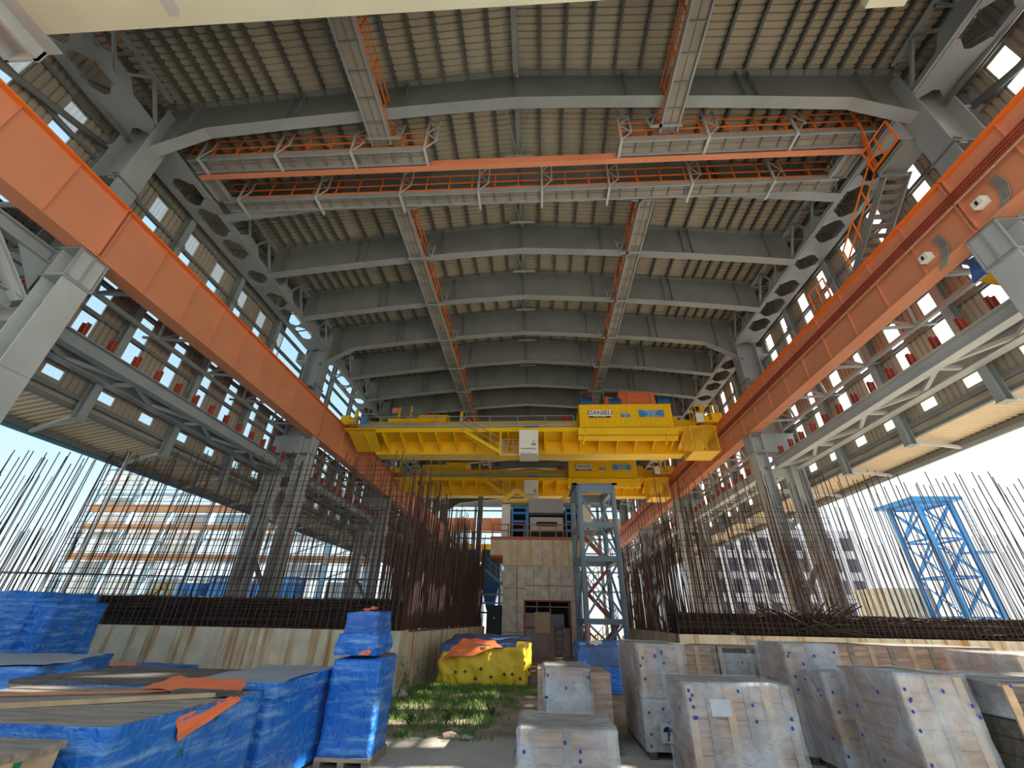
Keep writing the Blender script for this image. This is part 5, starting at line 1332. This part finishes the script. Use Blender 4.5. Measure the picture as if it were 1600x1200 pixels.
# --- plastic-wrapped timber crates on the right
def crate(label, x0, x1, y0, y1, z0, z1, seed, cover=(0.0, 1.0), bat=4, caps=9, body=wood_r, coverf='flrt', skid=True, side_caps=True):
    rr = random.Random(seed)
    t = thing('wrapped_crate', label, 'crate', ((x0 + x1) / 2, (y0 + y1) / 2, z0))
    b0 = z0 + (0.1 if skid else 0)
    m = MB(); n = max(3, round((z1 - b0) / 0.19)); h = (z1 - b0) / n
    m.box(x0 + 0.03, x1 - 0.03, y0 + 0.03, y1 - 0.03, b0, z1 - 0.02)
    for k in range(n):
        za, zb = b0 + h * k + 0.004, b0 + h * (k + 1) - 0.004
        m.box(x0 + 0.015, x1 - 0.015, y0 + 0.012, y0 + 0.03, za, zb); m.box(x0 + 0.012, x0 + 0.03, y0 + 0.015, y1 - 0.015, za, zb); m.box(x1 - 0.03, x1 - 0.012, y0 + 0.015, y1 - 0.015, za, zb)
    m.build('board_sides', body, t)
    planks(x0, x1, y0, y1, z1 - 0.02, 0.03, 0.2, seed).build('lid_boards', wood, t)
    for k in range(bat):
        x = x0 + 0.06 + (x1 - x0 - 0.12) * k / max(1, bat - 1); m = MB(); m.box(x - 0.05, x + 0.05, y0 - 0.012, y0 + 0.012, b0, z1 - 0.01); m.build('batten', wood if k % 2 else wood_n, t)
    if skid:
        for f in (0.1, 0.9):
            m = MB(); x = x0 + (x1 - x0) * f; m.box(x - 0.06, x + 0.06, y0 + 0.02, y1 - 0.02, z0, b0); m.build('skid', wood_d, t)
    if cover:
        c0 = b0 + (z1 - b0) * cover[0]; c1 = b0 + (z1 - b0) * cover[1]
        cv = wrap(x0 - 0.035, x1 + 0.035, y0 - 0.045, y1 + 0.03, c0 + 0.02, c1 + 0.03, 0.06, 0.010, 0.018, seed * 3.1, faces=coverf).build('plastic_cover', plastic, t, smooth=True)
        cap = MB(); cap.add([(0.022 * math.cos(PI / 3 * k + 0.3), -0.004, 0.024 * math.sin(PI / 3 * k + 0.3)) for k in range(6)] + [(0.012 * math.cos(PI / 3 * k), -0.016, 0.012 * math.sin(PI / 3 * k)) for k in range(6)], [(5, 4, 3, 2, 1, 0), (6, 7, 8, 9, 10, 11)] + [(k, (k + 1) % 6, 6 + (k + 1) % 6, 6 + k) for k in range(6)])
        c = None
        for k in range(caps):
            px = x0 + (x1 - x0) * rr.choice([0.05, 0.05, 0.33, 0.62, 0.95, 0.95, 0.5]); pz = c0 + (c1 - c0) * rr.choice([0.93, 0.88, 0.8, 0.6, 0.35, 0.15, 0.7])
            if c is None: c = cap.build('nail_cap', cap_b); 
            else: c = c.copy(); COL.objects.link(c)
            c.parent = t; c.location = V((px + rr.uniform(-0.04, 0.04), y0 - 0.068, pz + rr.uniform(-0.04, 0.03))) - wloc(t)
        if side_caps:
            for k in range(4):
                c = c.copy(); COL.objects.link(c); c.parent = t; c.rotation_euler = (0, 0, R(-90)); c.location = V((x0 - 0.06, y0 + (y1 - y0) * rr.uniform(0.1, 0.9), c0 + (c1 - c0) * rr.uniform(0.2, 0.95))) - wloc(t)
    return t
crate('low wide plastic-wrapped crate in front at the bottom centre', -0.25, 0.95, 6.75, 7.85, 0, 0.78, 11, bat=3, caps=7)
t = crate('narrow plastic-wrapped crate with white sheet, behind the low wide one', 0.12, 0.95, 9.5, 10.7, 0.16, 1.2, 12, bat=2, caps=8, skid=False)
sheet([(0.14, 9.42, 0.24), (0.82, 9.42, 0.24), (0.86, 9.42, 1.1), (0.12, 9.42, 1.1)], seed=3, amp=0.03).build('white_sheet', plastic, t, smooth=True)
m = MB(); m.box(-0.02, 0.1, 9.6, 10.9, 0.2, 1.16); m.build('side_panel', wood_r, t)
m = MB(); m.box(0.98, 1.35, 9.65, 10.9, 0.2, 1.14); m.build('side_panel', wood_r, t)
t = thing('slatted_pallet', 'dark slatted pallet under the narrow plastic-wrapped crate', 'pallet', (0.5, 10, 0))
planks(-0.3, 1.4, 9.3, 11.0, 0.1, 0.05, 0.22, 4).build('deck_slats', wood_d, t)
for x in (-0.22, 0.5, 1.3):
    m = MB(); m.box(x - 0.05, x + 0.05, 9.3, 11.0, 0, 0.1); m.build('bearer', wood_d, t)
crate('tall plastic-wrapped crate standing left of the squat one', 1.82, 2.62, 9.2, 11.2, 0.82, 1.62, 13, bat=3, caps=9, skid=False)
t = crate('lower plastic-wrapped crate carrying the tall left one', 1.82, 2.66, 9.18, 11.25, 0, 0.8, 14, bat=3, caps=6)
m = MB(); m.box(2.04, 2.28, 9.10, 9.107, 0.24, 0.50); m.build('paper_sheet', mat('grey_white_paper', (0.62, 0.64, 0.68), 0.7), t)
m = MB(); u = [(2.16 + 0.075 * math.cos(PI * k / 8), 9.09, 0.39 + 0.07 * math.sin(PI * k / 8)) for k in range(9)]; m.prism(u, (0, 0.008, 0)); m.box(2.152, 2.168, 9.09, 9.098, 0.28, 0.40); m.box(2.13, 2.168, 9.09, 9.098, 0.28, 0.292); m.build('umbrella_mark', black, t)
t = crate('squat plastic-wrapped crate with wrinkled wrap in the front row', 2.02, 3.42, 7.25, 8.3, 0, 1.25, 15, bat=6, caps=14)
m = MB(); m.box(2.33, 2.60, 7.228, 7.234, 0.90, 1.09); m.build('paper_sheet', mat('grey_white_paper', (0.62, 0.64, 0.68), 0.7), t)
crate('half-unwrapped timber crate in the back row, left one', 2.75, 4.05, 11.5, 12.6, 0, 1.53, 16, cover=(0.0, 0.55), bat=4, caps=6, coverf='flr')
crate('dark-topped crate in the back row right of the half-unwrapped one', 4.1, 5.5, 11.6, 12.8, 0, 1.52, 17, cover=(0, 0.9), bat=3, caps=7, body=wood_d, coverf='flr')
crate('tallest leaning-looking plastic-wrapped crate right of the dark gap', 4.45, 5.35, 9.25, 10.3, 0, 1.68, 18, bat=3, caps=14)
crate('long bare-board crate with battens in the back row, below the right wall', 6.0, 9.3, 10.6, 12.0, 0, 1.64, 19, cover=None, bat=9, caps=0)
crate('plastic-wrapped crate in front of the long bare-board crate', 4.72, 5.55, 7.0, 8.2, 0, 1.44, 20, bat=3, caps=11)
crate('low sheeted crate wedged between the two tall wrapped crates', 4.55, 5.5, 8.4, 9.1, 0, 1.32, 21, bat=2, caps=8)
crate('dark open-slatted crate at the bottom right corner', 5.75, 7.6, 6.7, 8.0, 0, 1.40, 22, cover=(0.72, 1.0), bat=4, caps=2, body=wood_d, coverf='lt', side_caps=False)
crate('plastic-hooded crate at the right edge behind the dark open one', 8.0, 10.2, 8.8, 10.2, 0, 1.60, 23, bat=3, caps=5)
t = thing('loose_plastic_sheet', 'loose clear plastic sheet blown over the back row of crates', 'sheet', (5.0, 11.6, 1.56))
sheet([(4.6, 11.5, 1.56), (5.3, 11.5, 1.57), (5.2, 12.2, 1.62), (4.7, 12.2, 1.78)], seed=7, amp=0.15).build('sheet', plastic, t, smooth=True)

# --- yellow and blue tarped heaps further back
t = thing('yellow_tarped_heap', 'low heap under a yellow tarp with navy tarp behind, on the grass', 'heap', (-1.9, 19, 0))
wrap(-3.4, -0.35, 17.2, 20.2, 0.02, 1.25, 0.14, 0.07, 0.09, 51.0, tops=(1.15, 1.25, 1.4, 1.45)).build('navy_tarp', tarp_n, t, smooth=True)
wrap(-3.35, -0.55, 17.0, 18.6, 0.02, 1.2, 0.09, 0.09, 0.17, 53.0, tops=(0.98, 1.16, 1.2, 1.3), bulge=0.07, faces='flr').build('yellow_tarp', tarp_y, t, smooth=True)
wrap(-0.75, -0.3, 17.15, 18.8, 0.3, 1.28, 0.1, 0.05, 0.08, 57.0, faces='frt').build('yellow_flap', tarp_y, t, smooth=True)
sheet([(-3.3, 16.78, 0.72), (-1.2, 16.85, 1.14), (-1.6, 17.5, 1.3), (-2.7, 17.3, 1.36)], seed=6, amp=0.16).build('orange_lining', tarp_o, t, smooth=True)
m = MB()
rr = random.Random(3)
for k in range(9):
    x = -2.8 + 0.3 * k + rr.uniform(-0.1, 0.1); z = 0.35 + rr.uniform(-0.15, 0.2); m.box(x, x + 0.12, 16.86, 16.87, z, z + 0.03); m.box(x + 0.04, x + 0.07, 16.86, 16.87, z - 0.04, z + 0.08)
m.build('printed_marks', black, t)
t = thing('blue_tarped_heap', 'blue-tarped heap at the foot of the grey steel tower', 'heap', (1.9, 17, 0))
wrap(1.35, 3.4, 16.2, 18.4, 0.02, 1.2, 0.13, 0.06, 0.09, 61.0, tops=(1.15, 1.2, 1.35, 1.4)).build('tarp', tarp_b, t, smooth=True)
wrap(1.3, 3.4, 16.15, 17.4, 0.75, 1.25, 0.12, 0.07, 0.09, 63.0, faces='ft').build('grey_blue_sheet', tarp_n, t, smooth=True)
sheet([(1.7, 16.2, 1.3), (2.1, 16.2, 1.32), (2.1, 16.5, 1.42), (1.7, 16.5, 1.4)], seed=6, amp=0.05).build('white_rag', white, t, smooth=True)

# door-side ladder
t = thing('timber_ladder', 'dark ladder leaning by the boarded doorway', 'ladder', (1.3, 30, 0))
for dx in (0, 0.45):
    m = MB(); m.bar((1.05 + dx, 29.7, 0), (1.05 + dx, 30.3, 1.7), 0.06); m.build('rail', wood_d, t)
for k in range(5):
    m = MB(); f = (k + 0.5) / 5; m.bar((1.05, 29.7 + 0.6 * f, 1.7 * f), (1.5, 29.7 + 0.6 * f, 1.7 * f), 0.05); m.build('rung', wood_d, t)
for k, (x, h) in enumerate(((2.32, 1.5), (2.05, 1.9))):
    t = thing('marker_pole', 'thin %s marker pole stuck in the ground before the steel tower' % ('orange and white', 'orange')[k], 'pole', (x, 20, 0))
    for j in range(5):
        m = MB(); m.tube((x, 20.0, h * j / 5), (x + 0.01, 20.0, h * (j + 1) / 5), 0.03, 6); m.build('band', tarp_o if (j + k) % 2 == 0 or k == 1 else white, t)

# ------------------------------------------------------------------ grass, weeds, stones
rr = random.Random(11); mb = MB()
def blade(x, y, h, w):
    a = rr.uniform(0, 2 * PI); dx, dy = math.cos(a) * w, math.sin(a) * w; lx, ly = rr.uniform(-0.5, 0.5) * h, rr.uniform(-0.5, 0.5) * h
    mb.add([(x - dx, y - dy, 0), (x + dx, y + dy, 0), (x + dx * 0.6 + lx * 0.4, y + dy * 0.6 + ly * 0.4, h * 0.6), (x + lx, y + ly, h)], [(0, 1, 2), (0, 2, 3)])
n = 0
while n < 11000:
    x, y = rr.uniform(-4.0, 0.6), 9.9 + 7.2 * rr.random() ** 0.85
    f = (y - 15) / 16
    if x < -4.2 + 0.05 * f: continue
    dens = 0.7 * noise.noise(V((x * 1.3, y * 1.3, 3.3))) + 0.5 * noise.noise(V((x * 4, y * 4, 1))) + 0.22 - 0.42 * max(0, x + 1.6) + 0.05 * (y - 12)
    if rr.random() > dens * 1.6: continue
    blade(x, y, rr.uniform(0.05, 0.16), rr.uniform(0.006, 0.012)); n += 1
tag(mb.build('grass', green), 'rough green grass growing between the left wall and the yellow heap', 'grass', kind='stuff')
def weed(x, y, h, label, seed, n=26):
    rr = random.Random(seed); t = thing('weed', label, 'weed', (x, y, 0), 'weeds along the passage')
    st = MB(); lf = MB()
    for k in range(7):
        a = rr.uniform(0, 2 * PI); tip = V((x + math.cos(a) * h * 0.4, y + math.sin(a) * h * 0.4, h * rr.uniform(0.6, 1)))
        st.tube((x, y, 0), tip, 0.008, 4)
        for j in range(n // 3):
            p = V((x, y, 0)).lerp(tip, rr.uniform(0.25, 1)); b = rr.uniform(0, 2 * PI); L = rr.uniform(0.06, 0.13); d = V((math.cos(b), math.sin(b), rr.uniform(-0.3, 0.5))) * L; s = V((-d.y, d.x, 0)) * 0.3
            lf.add([p, p + d * 0.5 + s, p + d, p + d * 0.5 - s], [(0, 1, 2, 3)])
    st.build('stems', green2, t); lf.build('leaves', green2, t)
weed(-3.75, 14.9, 1.0, 'tallest leafy weed against the inner left wall', 1, 40)
weed(-3.85, 13.6, 0.8, 'leafy weed beside the tall blue stack', 2)
weed(-3.4, 15.6, 0.55, 'low bushy weed at the foot of the inner left wall', 3)
weed(-2.0, 11.3, 0.28, 'small weed in the grass before the grey slab', 4)
weed(-1.1, 12.2, 0.35, 'small weed at the edge of the bare dirt', 5)
weed(-2.7, 10.9, 0.25, 'small weed at the near edge of the grass', 6)
weed(1.7, 12.6, 0.3, 'small weed between the wrapped crates', 7)
def rock(x, y, sx, sy, sz, label, seed, m=stone):
    bm = bmesh.new(); bmesh.ops.create_icosphere(bm, subdivisions=2, radius=1.0)
    for v in bm.verts:
        v.co *= 1 + 0.35 * noise.noise(v.co * 1.3 + V((seed, seed, 0))); v.co.x *= sx; v.co.y *= sy; v.co.z = v.co.z * sz + sz * 0.6
    me = bpy.data.meshes.new('rubble_stone'); bm.to_mesh(me); bm.free(); o = bpy.data.objects.new('rubble_stone', me); COL.objects.link(o); o.location = (x, y, 0); me.materials.append(m)
    return tag(o, label, 'stone', 'loose stones on the ground')
pink = mat('broken_brick', (0.55, 0.36, 0.28), 0.9)
rock(-1.72, 10.15, 0.14, 0.1, 0.06, 'pinkish broken stone lying where the slab meets the dirt', 1, pink)
rock(-1.45, 10.1, 0.2, 0.12, 0.05, 'pale flat stone beside the pinkish broken one', 2)
rock(-2.75, 10.35, 0.12, 0.1, 0.05, 'pale stone at the near edge of the grass', 3)
rock(-3.9, 14.3, 0.22, 0.2, 0.14, 'larger pale stone under the weed by the inner left wall', 4)
rock(0.2, 12.4, 0.1, 0.08, 0.05, 'small grey stone on the bare dirt', 5)
rock(-1.65, 10.55, 0.25, 0.12, 0.05, 'flat clod of dirt behind the pinkish stone', 6, wood)
